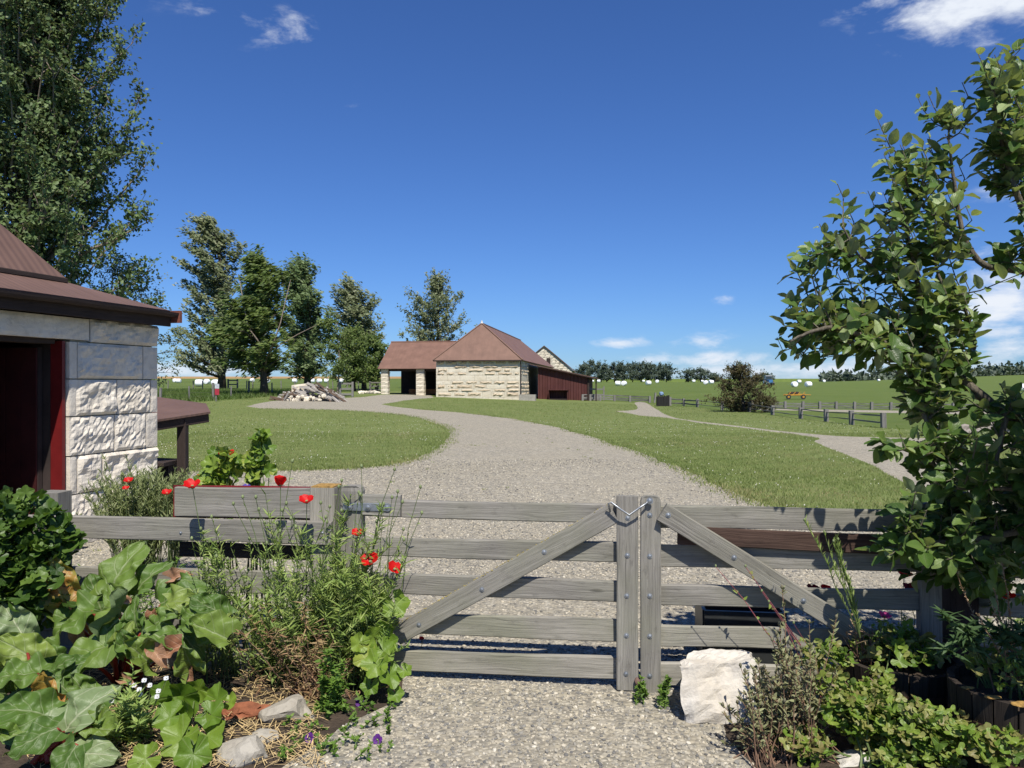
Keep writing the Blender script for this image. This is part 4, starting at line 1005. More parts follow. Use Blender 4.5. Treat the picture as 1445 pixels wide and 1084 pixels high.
# black plank bin
bb = G(936, 573.5); bn = thing('plank_bin', bb, 'black vertical-plank bin beside the gravel path', 'bin')
for k in range(8):
    mb = MB(); mb.beam(bb + Vector((-.42 + k * .12, 0, 0)), bb + Vector((-.42 + k * .12 + .02 * random.random(), 0, .78 + .1 * random.random())), .11, .05, up=(1, 0, 0), n=2); mb.build('plank', m_simple('black_tarred_timber', (.018, .017, .016), .8), bn)
for k in range(5):
    mb = MB(); mb.beam(bb + Vector((.47, .1 + k * .16, 0)), bb + Vector((.47, .1 + k * .16, .84)), .15, .05, up=(0, 1, 0), n=2); mb.build('plank', wood_dark, bn)
mb = MB(); mb.box(bb + Vector((0, .45, .4)), .8, .8, .7); mb.build('contents', soil, bn)
def lump(name, c, r, m, seed, sub=2, amp=.3, parent=None, sq=(1, 1, 1)):
    bm = bmesh.new(); bmesh.ops.create_icosphere(bm, subdivisions=sub, radius=1.0)
    for v in bm.verts:
        q = noise.noise_vector(v.co * 1.3 + Vector((seed * 3.7, seed, 1))) * amp + noise.noise_vector(v.co * 3.7 + Vector((seed, 4, seed))) * amp * .35
        v.co = Vector(((v.co.x + q.x) * r * sq[0], (v.co.y + q.y) * r * sq[1], (v.co.z + q.z) * r * sq[2])) + Vector(c)
    V = [v.co.copy() for v in bm.verts]; Fs = [tuple(x.index for x in f.verts) for f in bm.faces]; bm.free()
    return add_mesh(name, V, Fs, m, parent)
tag(lump('tarpaulin', bb + Vector((-.08, .3, .98)), .2, m_simple('blue_grey_tarp', (.16, .24, .36), .5, .2, 5), 3, sq=(.9, 1, .9)), 'crumpled blue-grey tarpaulin on top of the black bin', 'tarpaulin')
pp = G(923.5, 568.5); mb = MB(); mb.beam(pp, pp + Vector((.1, 0, .95)), .2, .14, up=(0, 1, 0), n=4, wob=.03); tag(mb.build('leaning_post', wood_far), 'leaning split grey post left of the black bin', 'post')
# trailer and tractor
tb = GD(1121, 82); ty = m_simple('faded_yellow_paint', (.42, .21, .03), .6, .25, 4)
tr = thing('farm_trailer', tb, 'low yellow farm trailer loaded with dark scrap in the right pasture', 'trailer')
for x in (-.78, .78):
    mb = MB(); mb.tube([tb + Vector((x, -.5, .26)), tb + Vector((x, -.36, .26))], .26, 12); w_ = mb.build('wheel', trough_mat, tr)
    mb = MB(); mb.tube([tb + Vector((x, -.52, .26)), tb + Vector((x, -.50, .26))], .12, 8); mb.build('rim', ty, w_)
mb = MB(); mb.beam(tb + Vector((-1.05, -.45, .46)), tb + Vector((1.05, -.45, .5)), .14, .08, n=2); mb.build('side_rail', ty, tr)
mb = MB(); mb.beam(tb + Vector((-1.0, .45, .46)), tb + Vector((1.0, .45, .5)), .14, .08, n=2); mb.build('side_rail', ty, tr)
mb = MB(); mb.box(tb + Vector((0, 0, .42)), 1.9, .95, .06); mb.build('deck', wood_dark, tr)
for k in range(4):
    x = -.8 + k * .5; mb = MB(); mb.beam(tb + Vector((x, -.45, .5)), tb + Vector((x + .25, -.45, .78)), .07, .05, n=2); mb.build('brace', ty, tr)
mb = MB(); mb.tube([tb + Vector((1.0, 0, .5)), tb + Vector((1.75, 0, .45))], .04, 6); mb.build('drawbar', ty, tr)
lump('load', tb + Vector((-.05, 0, .62)), .45, wood_dark, 5, parent=tr, sq=(1.3, .8, .45))
kb = GD(1085, 205); blue = m_simple('blue_tractor_paint', (.05, .16, .34), .4, .15, 2, spec=.5)
tk = thing('tractor', kb, 'blue tractor with a cab parked on the right skyline', 'tractor')
mb = MB(); mb.loft([[kb + Vector((x, y_, z)) for x, z in ((-.5, .7), (.5, .7), (.5, 1.35), (.4, 1.45), (-.4, 1.45), (-.5, 1.35))] for y_ in (-1.6, 0)]); mb.build('bonnet', blue, tk)
mb = MB(); mb.loft([[kb + Vector((x * s, y_, z)) for x, z in ((-.8, 1.0), (.8, 1.0), (.75, 2.4), (-.75, 2.4))] for y_, s in ((0, 1), (1.3, .95))]); cb = mb.build('cab', m_simple('dark_cab_glass', (.03, .04, .05), .15, .1, 2, spec=.6), tk)
mb = MB(); mb.box(kb + Vector((0, .65, 2.48)), 1.8, 1.6, .14); mb.build('roof', m_simple('cab_roof_white', (.6, .62, .64), .5), cb)
for x, y_, r_ in ((-.95, .8, .8), (.95, .8, .8), (-.75, -1.2, .5), (.75, -1.2, .5)):
    mb = MB(); mb.tube([kb + Vector((x - .2, y_, r_)), kb + Vector((x + .2, y_, r_))], r_, 16); w_ = mb.build('wheel', trough_mat, tk)
    mb = MB(); mb.tube([kb + Vector((x - .21, y_, r_)), kb + Vector((x + .21, y_, r_))], r_ * .5, 10); mb.build('rim', bale_mat, w_)
# heap of split timber and stone
hb = G(430, 566.5); hp_ = thing('timber_heap', hb, 'untidy heap of bleached split timber and stone on the gravel', 'heap')
pale_w = m_wood('bleached_timber', (.25, .22, .19), (.46, .43, .38), (.62, .59, .54)); brn_w = m_wood('brown_timber', (.06, .04, .03), (.15, .10, .07), (.26, .19, .14))
mm = P(430, 560, hb.y)
for k in range(150):
    u = random.uniform(-1, 1); x = u * 2.15
    top = max(.1, (1.0 - abs((x - .35) / 2.3) ** 1.4) * 1.05)
    z = random.random() ** .8 * top; yy = random.uniform(-.8, .9) * (1 - z / 1.4)
    L = random.uniform(.5, 1.5); an = random.gauss(.25, .5) if x > 0 else random.gauss(0, .7)
    d = Vector((math.cos(an), random.uniform(-.7, .7), -.35 * math.sin(abs(an)) - .3 * (x > .3) + random.gauss(0, .12))).normalized() * L / 2
    c = hb + Vector((x, yy + .9, z + .06)); mb = MB(); mb.beam(c - d, c + d, random.uniform(.08, .17), random.uniform(.05, .12), n=2, wob=.02)
    mb.build('split_log', pale_w if random.random() < (.75 if x > -.6 else .35) else brn_w, hp_)
for k in range(26):
    x = random.uniform(-1.2, 1.2); lump('rubble_stone', hb + Vector((x, random.uniform(.0, .5), random.uniform(.05, .35))), random.uniform(.1, .2), lime_barn, k, 1, parent=hp_)
V, Fs = stone_block(hb + Vector((-1.15, .9, .35)), Vector((.97, .2, .12)).normalized(), UP, Vector((0, -1, .15)).normalized(), 1.05, .75, .07, 6, 5, 3.3, .3); add_mesh('stone_slab', V, Fs, lime_barn, hp_)
for k in range(14):
    g_ = G(508 + k * 2.1 + random.uniform(-1, 1), 555.5 + random.uniform(-1.2, .8)); o = lump('loose_stone', g_ + UP * .1, random.uniform(.12, .3), lime_barn if k % 3 else rock_m, 40 + k, 1, sq=(1.2, 1, .7))
    tag(o, 'pale loose stone in the row left of the cart bay pillar', 'stone', 'loose stones by the cart bay')
# stone ruin on the right behind the apple tree
rw = G(1390, 613); rn = thing('stone_wall_remnant', rw, 'low ruined rubble stone wall behind the apple tree', 'wall')
for k in range(60):
    x = random.uniform(-1.4, 1.0); z = random.uniform(0, .62 if -.2 < x < .5 else .28)
    lump('stone', rw + Vector((x, random.uniform(-.15, .2), z)), random.uniform(.09, .19), m_limestone('rubble_stone_grey', (.3, .28, .25), (.24, .2, .16), (.15, .14, .13), 1, .4) if k == 0 else bpy.data.materials['rubble_stone_grey'], k + 90, 1, parent=rn, sq=(1.3, 1, .75))
random.seed(51); rng = np.random.default_rng(51)
# ------------------------------------------------------------------ fence and gates in the foreground
SL, Y0 = -.12, 4.28                     # the fence line: y = Y0 + SL * x
FE = Vector((1, SL, 0)).normalized(); FN = Vector((SL, -1, 0)).normalized()
def fz(px, off=0.0):
    k = (px - CX) / F; return (Y0 - off * math.hypot(1, SL)) / (1 - SL * k)
def FPt(px, py, off=0.0):
    D = fz(px, off); return P(px, py, D)
def FX(px, z, off=0.0):
    D = fz(px, off); return Vector(((px - CX) / F * D, D, z))
def bolt_head(p, parent, r=.0095, nrm=FN):
    mb = MB(); a = nrm.cross(UP).normalized()
    secs = []
    for h, rr_ in ((-.004, r * 1.5), (.001, r * 1.5), (.0012, r), (.005, r * .8), (.0065, r * .35)):
        secs.append([p + nrm * h + (a * math.cos(t) + UP * math.sin(t)) * rr_ for t in [k * math.pi / 5 for k in range(10)]])
    mb.loft(secs); return mb.build('bolt', steel, parent, smooth=False)
def rail_at(parent, pxa, pxb, ya, yb, off=0, t=.034, m=None, name='rail', seg=16):
    """ya=(top,bottom) py at pxa"""
    a0, a1 = FPt(pxa, ya[0], off), FPt(pxa, ya[1], off); b0, b1 = FPt(pxb, yb[0], off), FPt(pxb, yb[1], off)
    w = ((a0 - a1).length + (b0 - b1).length) / 2
    mb = MB(); mb.beam((a0 + a1) / 2, (b0 + b1) / 2, w, t, n=seg, wob=.006, bev=.005); return mb.build(name, m or wood_grey, parent)
def stile(parent, px0, px1, ztop, zbot, off, t, m, name='stile', round_top=0):
    a, b = FX(px0, 0, off), FX(px1, 0, off); w = (b - a).length; c = (a + b) / 2
    prof = [(-w / 2, 0), (w / 2, 0)] 
    mb = MB()
    secs = []; n = 12
    zs = [zbot + (ztop - zbot) * i / n for i in range(n + 1)]
    e = .005
    for i, z in enumerate(zs):
        k = 1.0
        if round_top and i == n: k = .62
        sec = []
        for x, y_ in ((-w / 2 * k, -t / 2 + e), (-w / 2 * k + e, -t / 2), (w / 2 * k - e, -t / 2), (w / 2 * k, -t / 2 + e), (w / 2 * k, t / 2 - e), (w / 2 * k - e, t / 2), (-w / 2 * k + e, t / 2), (-w / 2 * k, t / 2 - e)):
            d = noise.noise(Vector((z * 4 + px0, x * 30, 1))) * .0025
            sec.append(Vector((c.x, c.y, z)) + FE * (x + d) - FN * (y_ + d * .5))
        secs.append(sec)
        if round_top and i == n - 1:
            secs.append([Vector((p.x, p.y, ztop - .03)) for p in sec]); secs.append([Vector((c.x, c.y, ztop - .010)) + (p - Vector((c.x, c.y, p.z))) * .9 for p in sec])
    mb.loft(secs); return mb.build(name, m, parent)

# left fence
fence = thing('timber_fence', FX(300, 0), 'weathered board fence with thick square post left of the gate', 'fence')
rail_at(fence, 249, 442, (687, 728), (688, 732), .01, .038, wood_grey, 'top_board')
rail_at(fence, -420, 469, (716, 744), (734.5, 769.5), .055, .036, wood_grey, 'board', 26)
rail_at(fence, -420, 442, (786, 811), (806, 840), 0, .036, wood_grey, 'board', 24)
rail_at(fence, -420, 442, (842, 868), (874, 906), 0, .036, wood_grey, 'board', 24)
rail_at(fence, -420, 442, (886, 911), (928, 962), 0, .036, wood_grey, 'board', 24)
fpost = stile(fence, 444, 478, 1.062, -.05, -.04, .15, wood_pale, 'post')
mb = MB(); c = (FX(444, 0, -.04) + FX(478, 0, -.04)) / 2; mb.box(Vector((c.x, c.y, 1.065)), .132, .142, .008, FE, FN, UP); mb.build('lichen_cap', lichen, fpost)
stile(fence, 60, 92, 1.0, -.05, -.06, .13, wood_grey, 'post'); stile(fence, -440, -412, 1.0, -.05, -.06, .13, wood_grey, 'post')
for px, py in ((455, 752), (462, 760), (255, 752)): bolt_head(FPt(px, py, .074), fence, .006)

# gate leaves
gl = thing('timber_gate', FX(690, 0), 'weathered five-rail timber gate leaf with rising brace and hinge strap', 'gate', 'pair of gate leaves')
RL = [((703, 727.5), (712, 738)), ((756, 784), (767, 793)), ((806, 836), (821.5, 849)), ((862, 890), (874, 904.5)), ((915.5, 943.5), (926.5, 958))]
for k, (ya, yb) in enumerate(RL): rail_at(gl, 500, 884, ya, yb, 0, .034, wood_grey if k < 3 else wood_pale)
s1 = stile(gl, 483, 513, 1.075, .02, -.0, .075, wood_grey, 'hanging_stile', 1)
s2 = stile(gl, 870, 900.5, 1.048, .008, .043, .045, wood_grey, 'meeting_stile')
rail_at(gl, 512, 566, (697, 727), (700, 728.5), .036, .032, wood_grey, 'packing_block', 4)
a0, a1 = FPt(866, 723, .043), FPt(560, 897, .043)
mb = MB(); mb.beam(a0, a1, .108, .045, n=18, wob=.003); br = mb.build('brace', wood_grey, gl)
mb = MB()                                # thin lichen along the brace's upper edge
d = (a1 - a0).normalized(); upb = d.cross(FN).normalized(); upb = upb if upb.z > 0 else -upb
for k in range(170):
    t = random.random(); lo = random.random() < .35 + t * .5
    if not lo: continue
    p = a0.lerp(a1, t) + upb * .0535 - FN * random.uniform(-.022, .02); s = random.uniform(.003, .009)
    mb.raw([p + d * s, p + FN * s * .6, p - d * s, p - FN * s * .6, p + upb * .003], [(0, 1, 4), (1, 2, 4), (2, 3, 4), (3, 0, 4)])
lo_ = mb.build('lichen', m_simple('yellow_lichen', (.30, .24, .06), .95, .5, 50), br); lo_['kind'] = 'stuff'
for px, py in ((768, 779), (680, 832), (591, 882)): bolt_head(FPt(px, py, .067), gl)
for py in (731, 784, 841, 897, 951): bolt_head(FPt(886 - (py - 730) * .012, py, .067), gl)
# hinge strap
mb = MB(); st0, st1 = FPt(484, 715, .044), FPt(547, 716, .056); mb.beam(st0, st1, .045, .007, n=4, wob=0, bev=.002); hs = mb.build('hinge_strap', steel, gl)
mb = MB(); mb.tube([st1 - FN * .0035, st1 + FN * .0035], .0225, 14); mb.build('strap_end', steel, hs)
for px in (493, 519, 546): bolt_head(FPt(px, 716, .060), hs, .0115)
gr = thing('timber_gate', FX(1120, 0), 'right gate leaf with falling brace, half hidden by plants', 'gate', 'pair of gate leaves')
RR = [((714, 744), (720, 752)), ((768, 798), (776, 808)), ((824.5, 853), (832, 862)), ((882, 911), (889, 920)), ((934.5, 966), (944, 976))]
for k, (ya, yb) in enumerate(RR): rail_at(gr, 915, 1322, ya, yb, 0, .034, wood_grey if k < 3 else wood_pale)
s3 = stile(gr, 903.5, 932.5, 1.05, -.004, .043, .045, wood_grey, 'meeting_stile', 1)
stile(gr, 1296, 1326, 1.03, .01, 0, .07, wood_grey, 'hanging_stile')
b0, b1 = FPt(934, 722, .082), FPt(1228, 905, .082)
mb = MB(); mb.beam(b0, b1, .105, .045, n=18, wob=.003); mb.build('brace', wood_grey, gr)
for px, py in ((943, 727), (1036, 787), (1134, 848)): bolt_head(FPt(px, py, .106), gr)
for py in (727, 785, 841, 898, 954): bolt_head(FPt(917, py, .067), gr)
hk = MB(); hp = [FPt(861, 722, .075), FPt(858.5, 711, .10), FPt(862, 709, .11), FPt(876, 719, .115), FPt(888, 727, .105), FPt(902, 717, .112), FPt(917, 707, .085), FPt(917, 707, .06)]
hk.tube(hp, .0055, 7); hook = hk.build('gate_hook', steel, gr, smooth=True); bolt_head(FPt(917, 707, .09), hook, .012)
# brown plank set between brace and rails
p0, p1 = FPt(956, 755.5, .036), FPt(1345, 772, .036)
mb = MB(); mb.beam(p0, p1, .098, .030, n=16, wob=.004, bev=.005); tag(mb.build('brown_plank', wood_brown), 'dark brown painted plank fixed behind the falling gate brace', 'plank')
# right fence beyond the gate
fr = thing('timber_fence', FX(1400, 0), 'shaded board fence and post right of the gate under the apple tree', 'fence')
stile(fr, 1332, 1372, 1.08, -.05, -.04, .15, wood_dark, 'post')
for ya, yb in (((724, 756), (732, 768)), ((780, 812), (792, 826)), ((836, 868), (850, 882)), ((893, 924), (908, 940)), ((948, 980), (964, 996))): rail_at(fr, 1372, 1600, ya, yb, 0, .034, wood_grey, 'board', 8)
stile(fr, 1590, 1630, 1.08, -.05, -.04, .15, wood_dark, 'post')
# red-painted backing board behind the top board, and a dark strip in place of the shadow below
rail_at(fence, 246, 446, (684.6, 730), (686.2, 734), -.022, .02, red_paint, 'red_backing_board', 8)
rail_at(fence, 255, 442, (764, 786), (770, 790), -.03, .03, wood_dark, 'shadow_strip', 8)
# black trough behind the right gate
ta = FX(994, 0, -.36); tbb = FX(1108, 0, -.36); tt_ = thing('black_trough', (ta + tbb) / 2, 'black open trough standing on the gravel behind the right gate', 'trough')
tw_ = (tbb - ta).length
for nm, c_, w_, d_ in (('front', (ta + tbb) / 2, tw_, .02), ('back', (ta + tbb) / 2 - FN * .4, tw_, .02), ('end', ta - FN * .2, .02, .38), ('end', tbb - FN * .2, .02, .38)):
    mb = MB(); mb.box(c_ + UP * .165, w_, d_, .33, FE, FN, UP); mb.build(nm, trough_mat, tt_)
mb = MB(); mb.box((ta + tbb) / 2 - FN * .2 + UP * .12, tw_ - .04, .37, .06, FE, FN, UP); mb.build('contents', soil, tt_)
# boulder and edging stones
def boulder(name, label, px, py_c, D, r, sq, m, seed, amp=.3, sub=4, cat='stone', cuts=()):
    c = P(px, py_c, D)
    bm = bmesh.new(); bmesh.ops.create_icosphere(bm, subdivisions=sub, radius=1.0)
    rdm = random.Random(seed)
    planes = [(Vector(n_).normalized(), d_) for n_, d_ in cuts] + [(Vector((rdm.gauss(0, 1), rdm.gauss(0, 1), rdm.gauss(0, 1))).normalized(), rdm.uniform(.55, .85)) for _ in range(9)]
    for v in bm.verts:
        p = v.co.copy()
        for n_, d_ in planes:
            e = p.dot(n_) - d_
            if e > 0: p -= n_ * e * .93
        q = noise.noise_vector(p * 1.6 + Vector((seed * 3.1, seed, 0))) * amp * .45 + noise.noise_vector(p * 5 + Vector((seed, 0, 0))) * amp * .16 + noise.noise_vector(p * 14) * amp * .06
        p += q
        v.co = Vector((p.x * r * sq[0], p.y * r * sq[1], p.z * r * sq[2])) + c
    V = [v.co.copy() for v in bm.verts]; Fs = [tuple(x.index for x in f.verts) for f in bm.faces]; bm.free()
    o = add_mesh(name, V, Fs, m); tag(o, label, cat); return o
def block_rock(name, label, corners, m, seed, amp=.03):
    """corners: 8 points, bottom ring then top ring; subdivided and chipped"""
    c = [Vector(p) for p in corners]; n = 14; V, Fs = [], []
    def patch(a, b, d, e):
        s0 = len(V)
        for i in range(n + 1):
            for j in range(n + 1):
                u, v = i / n, j / n; V.append(a * (1 - u) * (1 - v) + b * u * (1 - v) + d * u * v + e * (1 - u) * v)
        for i in range(n):
            for j in range(n): k = s0 + i * (n + 1) + j; Fs.append((k, k + n + 1, k + n + 2, k + 1))
    for f in ((0, 1, 5, 4), (1, 2, 6, 5), (2, 3, 7, 6), (3, 0, 4, 7), (4, 5, 6, 7)): patch(*[c[k] for k in f])
    cen = sum(c, Vector()) / 8
    out = []
    for p in V:
        q = noise.noise_vector(p * 6 + Vector((seed, 0, 0))) * amp + noise.noise_vector(p * 17 + Vector((0, seed, 0))) * amp * .45 + noise.noise_vector(p * 45) * amp * .16
        d = (p - cen); r_ = d.length; rel = r_ / max((k - cen).length for k in c)
        out.append(p + q - d * max(0, rel - .72) * .32)
    return tag(add_mesh(name, out, Fs, m), label, 'stone')
block_rock('limestone_boulder', 'large white limestone block standing beside the right gate leaf',
           [P(968, 1022, 3.74), P(1066, 1024, 3.72), P(1074, 985, 4.05), P(964, 985, 4.08), P(955, 946, 3.80), P(1064, 936, 3.82), P(1058, 920, 4.02), P(978, 920, 4.04)], white_rock, 4.0)
boulder('edging_stone', 'flat pale edging stone below the poppy clump', 408, 1006, 3.82, .15, (1.0, .75, .55), rock_m, 6, .3, 3)
boulder('edging_stone', 'grey edging stone at the bottom edge beside the straw', 345, 1066, 3.42, .12, (1.1, .8, .7), rock_m, 7, .3, 3)
boulder('edging_stone', 'small grey stone between the two edging stones', 375, 1040, 3.6, .06, (1.2, 1, .7), rock_m, 8, .3, 2)
boulder('edging_stone', 'white stone cut off by the bottom edge under the columbine', 1200, 1083, 3.38, .12, (1.1, .8, .6), white_rock, 9, .3, 3)
boulder('edging_stone', 'small cream stone among the columbine leaves', 1253, 1070, 3.34, .045, (.9, .8, 1.1), m_limestone('cream_stone', (.6, .5, .32), (.5, .4, .25), (.4, .33, .22), 3, .1), 10, .2, 3)
boulder('edging_stone', 'grey-white stone under the second barrel at the bottom edge', 1395, 1079, 3.36, .10, (1.4, .8, .6), white_rock, 11, .3, 3)
boulder('edging_stone', 'brownish stone at the gate foot against the meeting stile', 900, 964, 4.12, .032, (.8, .8, 1.0), m_simple('brown_clod', (.12, .075, .06), .9, .4, 30), 12, .3, 2)
# half-barrel planters
def barrel(name, label, cx_, cy_, r, h, seed, tilt=0):
    t = thing(name, (cx_, cy_, 0), label, 'planter', 'half-barrel planters')
    n = 20
    for k in range(n):
        a0_, a1_ = 2 * math.pi * (k + .04) / n, 2 * math.pi * (k + .96) / n; hh = h + random.uniform(-.008, .008)
        secs = []
        for z, rr_ in ((0, .86), (h * .5, .97), (hh, 1.0)):
            secs.append([Vector((cx_ + math.cos(a) * r * rr_ - (math.cos(a) * .028 if i else 0), cy_ + math.sin(a) * r * rr_ - (math.sin(a) * .028 if i else 0), z)) for a, i in ((a0_, 0), ((a0_ + a1_) / 2, 0), (a1_, 0), (a1_, 1), ((a0_ + a1_) / 2, 1), (a0_, 1))])
        mb = MB(); mb.loft(secs); mb.build('stave', wood_barrel, t)
    for z in (.09, h * .62):
        rr_ = r * (.86 + .14 * min(1, z / h * 1.2)) + .002; mb = MB(); secs = []
        for k in range(33):
            a = 2 * math.pi * k / 32; secs.append([Vector((cx_ + math.cos(a) * (rr_ + d_), cy_ + math.sin(a) * (rr_ + d_), z + q)) for d_, q in ((0, -.015), (.005, -.015), (.005, .015), (0, .015))])
        mb.loft(secs, caps=False); mb.build('hoop', m_simple('rusty_hoop', (.07, .035, .022), .8, .4, 30), t)
    mb = MB(); mb.tube([(cx_, cy_, h - .10), (cx_, cy_, h - .05)], r * .93, 20); mb.build('soil', soil, t)
    return t
B1, B2 = (1.93, 3.85, .29), (2.20, 3.33, .36)
barrel('barrel_planter', 'worn half-barrel planter full of columbine seedlings, nearer the gate', B1[0], B1[1], .28, B1[2], 1)
bp2 = barrel('barrel_planter', 'half-barrel planter with orange-lichened rim at the right edge', B2[0], B2[1], .285, B2[2], 2)
for k, (a, s) in enumerate(((3.75, .05), (4.15, .08), (3.35, .04))):
    c = Vector((B2[0] + math.cos(a) * .272, B2[1] + math.sin(a) * .272, B2[2] + .003)); lump('lichen_patch', c, s * .5, lichen, k + 3, 2, .4, bp2, (1.3, .8, .12))
random.seed(61); rng = np.random.default_rng(61)
# ------------------------------------------------------------------ leaf shapes
def leaf_grid(nl, nw, wfun, fold=.25, curl=.15, ruffle=.0, rf=9.0, cord=0.0, seed=0.0, twist=0.0, serr=0.0):
    V, Q, UV = [], [], []
    for i in range(nl + 1):
        t = i / nl; w = wfun(t) * (1 + serr * ((i % 2) - .5))
        for j in range(nw + 1):
            c = -1 + 2 * j / nw
            x = c * w; y = t - cord * abs(c) ** 1.5 * (1 - t) ** 2
            z = fold * abs(c) * w - curl * t * t + ruffle * abs(c) ** 1.3 * math.sin(t * rf * 2 + c * 2.2 + seed) + ruffle * .5 * noise.noise(Vector((x * 5 + seed, y * 5, seed)))
            z += twist * c * w * t
            V.append((x, y, z)); UV.append((c, t))
    for i in range(nl):
        for j in range(nw):
            k = i * (nw + 1) + j; Q.append((k, k + 1, k + nw + 2, k + nw + 1))
    return np.array(V), Q, UV
def leaf_round(nlobe=5, depth=.22, ruffle=.06, gap=.5, seed=0.0, na=30, cup=.1, cren=.03):
    V, Q, UV = [(0, 0, 0)], [], [(0, 0)]
    for r_ in (.5, 1.0):
        for k in range(na + 1):
            a = -math.pi + gap / 2 + (2 * math.pi - gap) * k / na; th = a
            rad = 1 - depth * (.5 - .5 * math.cos(th * nlobe)) if r_ == 1 else .5
            if r_ == 1: rad += cren * math.sin(k * 2.6)
            x, y = math.sin(a) * rad * .55, math.cos(a) * rad * .55
            z = cup * rad * rad + ruffle * (r_ ** 2) * math.cos(th * nlobe + seed) + ruffle * .8 * noise.noise(Vector((x * 3 + seed, y * 3, seed)))
            V.append((x, y + .25, z)); UV.append((math.sin(a) * rad, math.cos(a) * rad))
    n1 = na + 1
    for k in range(na):
        Q.append((0, 1 + k + 1, 1 + k)); Q.append((1 + k, 2 + k, 1 + n1 + k + 1, 1 + n1 + k))
    V[0] = (0, .25, 0)
    return np.array(V), Q, UV
def tris(Q):
    out = []
    for f in Q:
        for k in range(1, len(f) - 1): out.append((f[0], f[k], f[k + 1]))
    return np.array(out)
def leaf_me(name, tpl, m, tone, smooth=True):
    V, Q, UV = tpl; me = bpy.data.meshes.new(name); me.from_pydata([tuple(v) for v in V], [], [tuple(f) for f in Q])
    l = me.uv_layers.new(name='UVMap'); l.data.foreach_set('uv', np.array([UV[k] for f in Q for k in f], np.float32).ravel())
    a = me.attributes.new('rnd', 'FLOAT', 'POINT'); a.data.foreach_set('value', np.full(len(V), tone, np.float32))
    if smooth: me.polygons.foreach_set('use_smooth', np.ones(len(me.polygons), bool))
    me.materials.append(m); return me
def m_bigleaf(name, cols, vein, back=None, trans=.22, veinsc=7.0, radial=False, rough=.45, spec=.35, blot=None):
    t = NT(name); n = len(cols); r = t.rnd()
    c = t.ramp(r, [(i / (n - 1), k) for i, k in enumerate(cols)])
    uv = t.uv(); s = t.n('ShaderNodeSeparateXYZ', {0: uv}); au = t.math('ABSOLUTE', s.outputs[0]); v = s.outputs[1]
    if not radial:
        mid = t.ramp(au, [(.02, 1.0), (.07, 0.0)])
        sv = t.math('SINE', t.math('MULTIPLY', t.math('SUBTRACT', v, t.math('MULTIPLY', au, .45)), veinsc * 6.283))
        side = t.math('MULTIPLY', t.ramp(sv, [(.86, 0.0), (1.0, 1.0)]), .55)
    else:
        ang = t.math('ARCTAN2', s.outputs[0], v); sv = t.math('COSINE', t.math('MULTIPLY', ang, veinsc))
        side = t.math('MULTIPLY', t.ramp(sv, [(.93, 0.0), (1.0, 1.0)]), .5); mid = 0.0
    vm = t.math('MAXIMUM', mid, side)
    c = t.mix(t.math('MULTIPLY', t.noise(t.pos(), 22, 4), .5), c, tuple(x * .55 for x in cols[0]))
    if blot: c = t.mix(t.ramp(t.noise(t.pos(), 9, 3), [(.5, 0.0), (.62, .8)]), c, blot)
    if back is not None:
        bf = t.n('ShaderNodeNewGeometry').outputs['Backfacing']; c = t.mix(t.math('MULTIPLY', bf, .7), c, back)
    c = t.mix(t.math('MULTIPLY', vm, .6), c, vein)
    h = t.math('ADD', t.math('MULTIPLY', vm, -1.0), t.math('MULTIPLY', t.noise(t.pos(), 60, 3), .7))
    return t.done(c, rough, t.bump(h, .5, .006), trans=trans, transcol=t.mix(1.0, c, (1.7, 1.7, .7), 'MULTIPLY'), spec=spec)
apple_m = m_bigleaf('apple_leaf', [(0.037, 0.079, 0.015), (0.063, 0.125, 0.021), (0.101, 0.187, 0.034), (0.176, 0.264, 0.061), (0.387, 0.474, 0.214)], (.16, .2, .08), (.24, .28, .165), .3, rough=.42, spec=.4)
rhub_m = m_bigleaf('rhubarb_leaf', [(0.059, 0.114, 0.020), (0.094, 0.169, 0.027), (0.158, 0.235, 0.041), (0.253, 0.313, 0.064)], (.24, .28, .14), (.15, .20, .11), .2, 4.0, rough=.5)
rhub_pale = m_bigleaf('rhubarb_leaf_underside', [(.17, .235, .10), (.21, .275, .125), (.25, .31, .15)], (.4, .42, .28), None, .2, 4.0)
rhub_yel = m_bigleaf('yellowing_rhubarb_leaf', [(.24, .22, .05), (.34, .25, .05), (.40, .20, .04)], (.4, .38, .14), None, .25, 4.0, blot=(.40, .14, .03))
rhub_dead = m_bigleaf('withered_leaf', [(.30, .16, .09), (.38, .22, .13), (.42, .27, .17)], (.45, .3, .2), None, .1, 4.0, blot=(.25, .10, .05))
mallow_m = m_bigleaf('mallow_leaf', [(0.085, 0.164, 0.015), (0.147, 0.242, 0.026), (0.217, 0.313, 0.041), (0.325, 0.371, 0.063)], (.26, .31, .12), (.14, .2, .07), .3, 5.0, True)
geran_m = m_bigleaf('geranium_leaf', [(0.025, 0.058, 0.009), (0.048, 0.098, 0.013), (0.081, 0.149, 0.023), (0.135, 0.214, 0.036)], (.12, .18, .05), None, .25, 5.0, True)
colum_m = m_bigleaf('columbine_leaf', [(0.083, 0.157, 0.020), (0.150, 0.246, 0.031), (0.232, 0.314, 0.046), (0.265, 0.209, 0.083), (0.332, 0.358, 0.110)], (.2, .28, .08), (.12, .19, .06), .3, 3.0, True)
stem_g = m_simple('green_stem', (.10, .14, .045), .6, .3, 20, 0)
stem_red = m_simple('red_rhubarb_stalk', (.20, .03, .02), .45, .4, 12, .1, .004)
stem_dry = m_simple('dry_brown_stem', (.16, .095, .06), .8, .35, 20, 0)
feather_m = m_blade('poppy_foliage', [(0.117, 0.189, 0.038), (0.196, 0.284, 0.062), (0.284, 0.369, 0.096), (0.392, 0.435, 0.144)], .25)
herb_m = m_blade('herb_foliage', [(0.060, 0.132, 0.018), (0.120, 0.216, 0.030), (0.192, 0.288, 0.050)], .3)
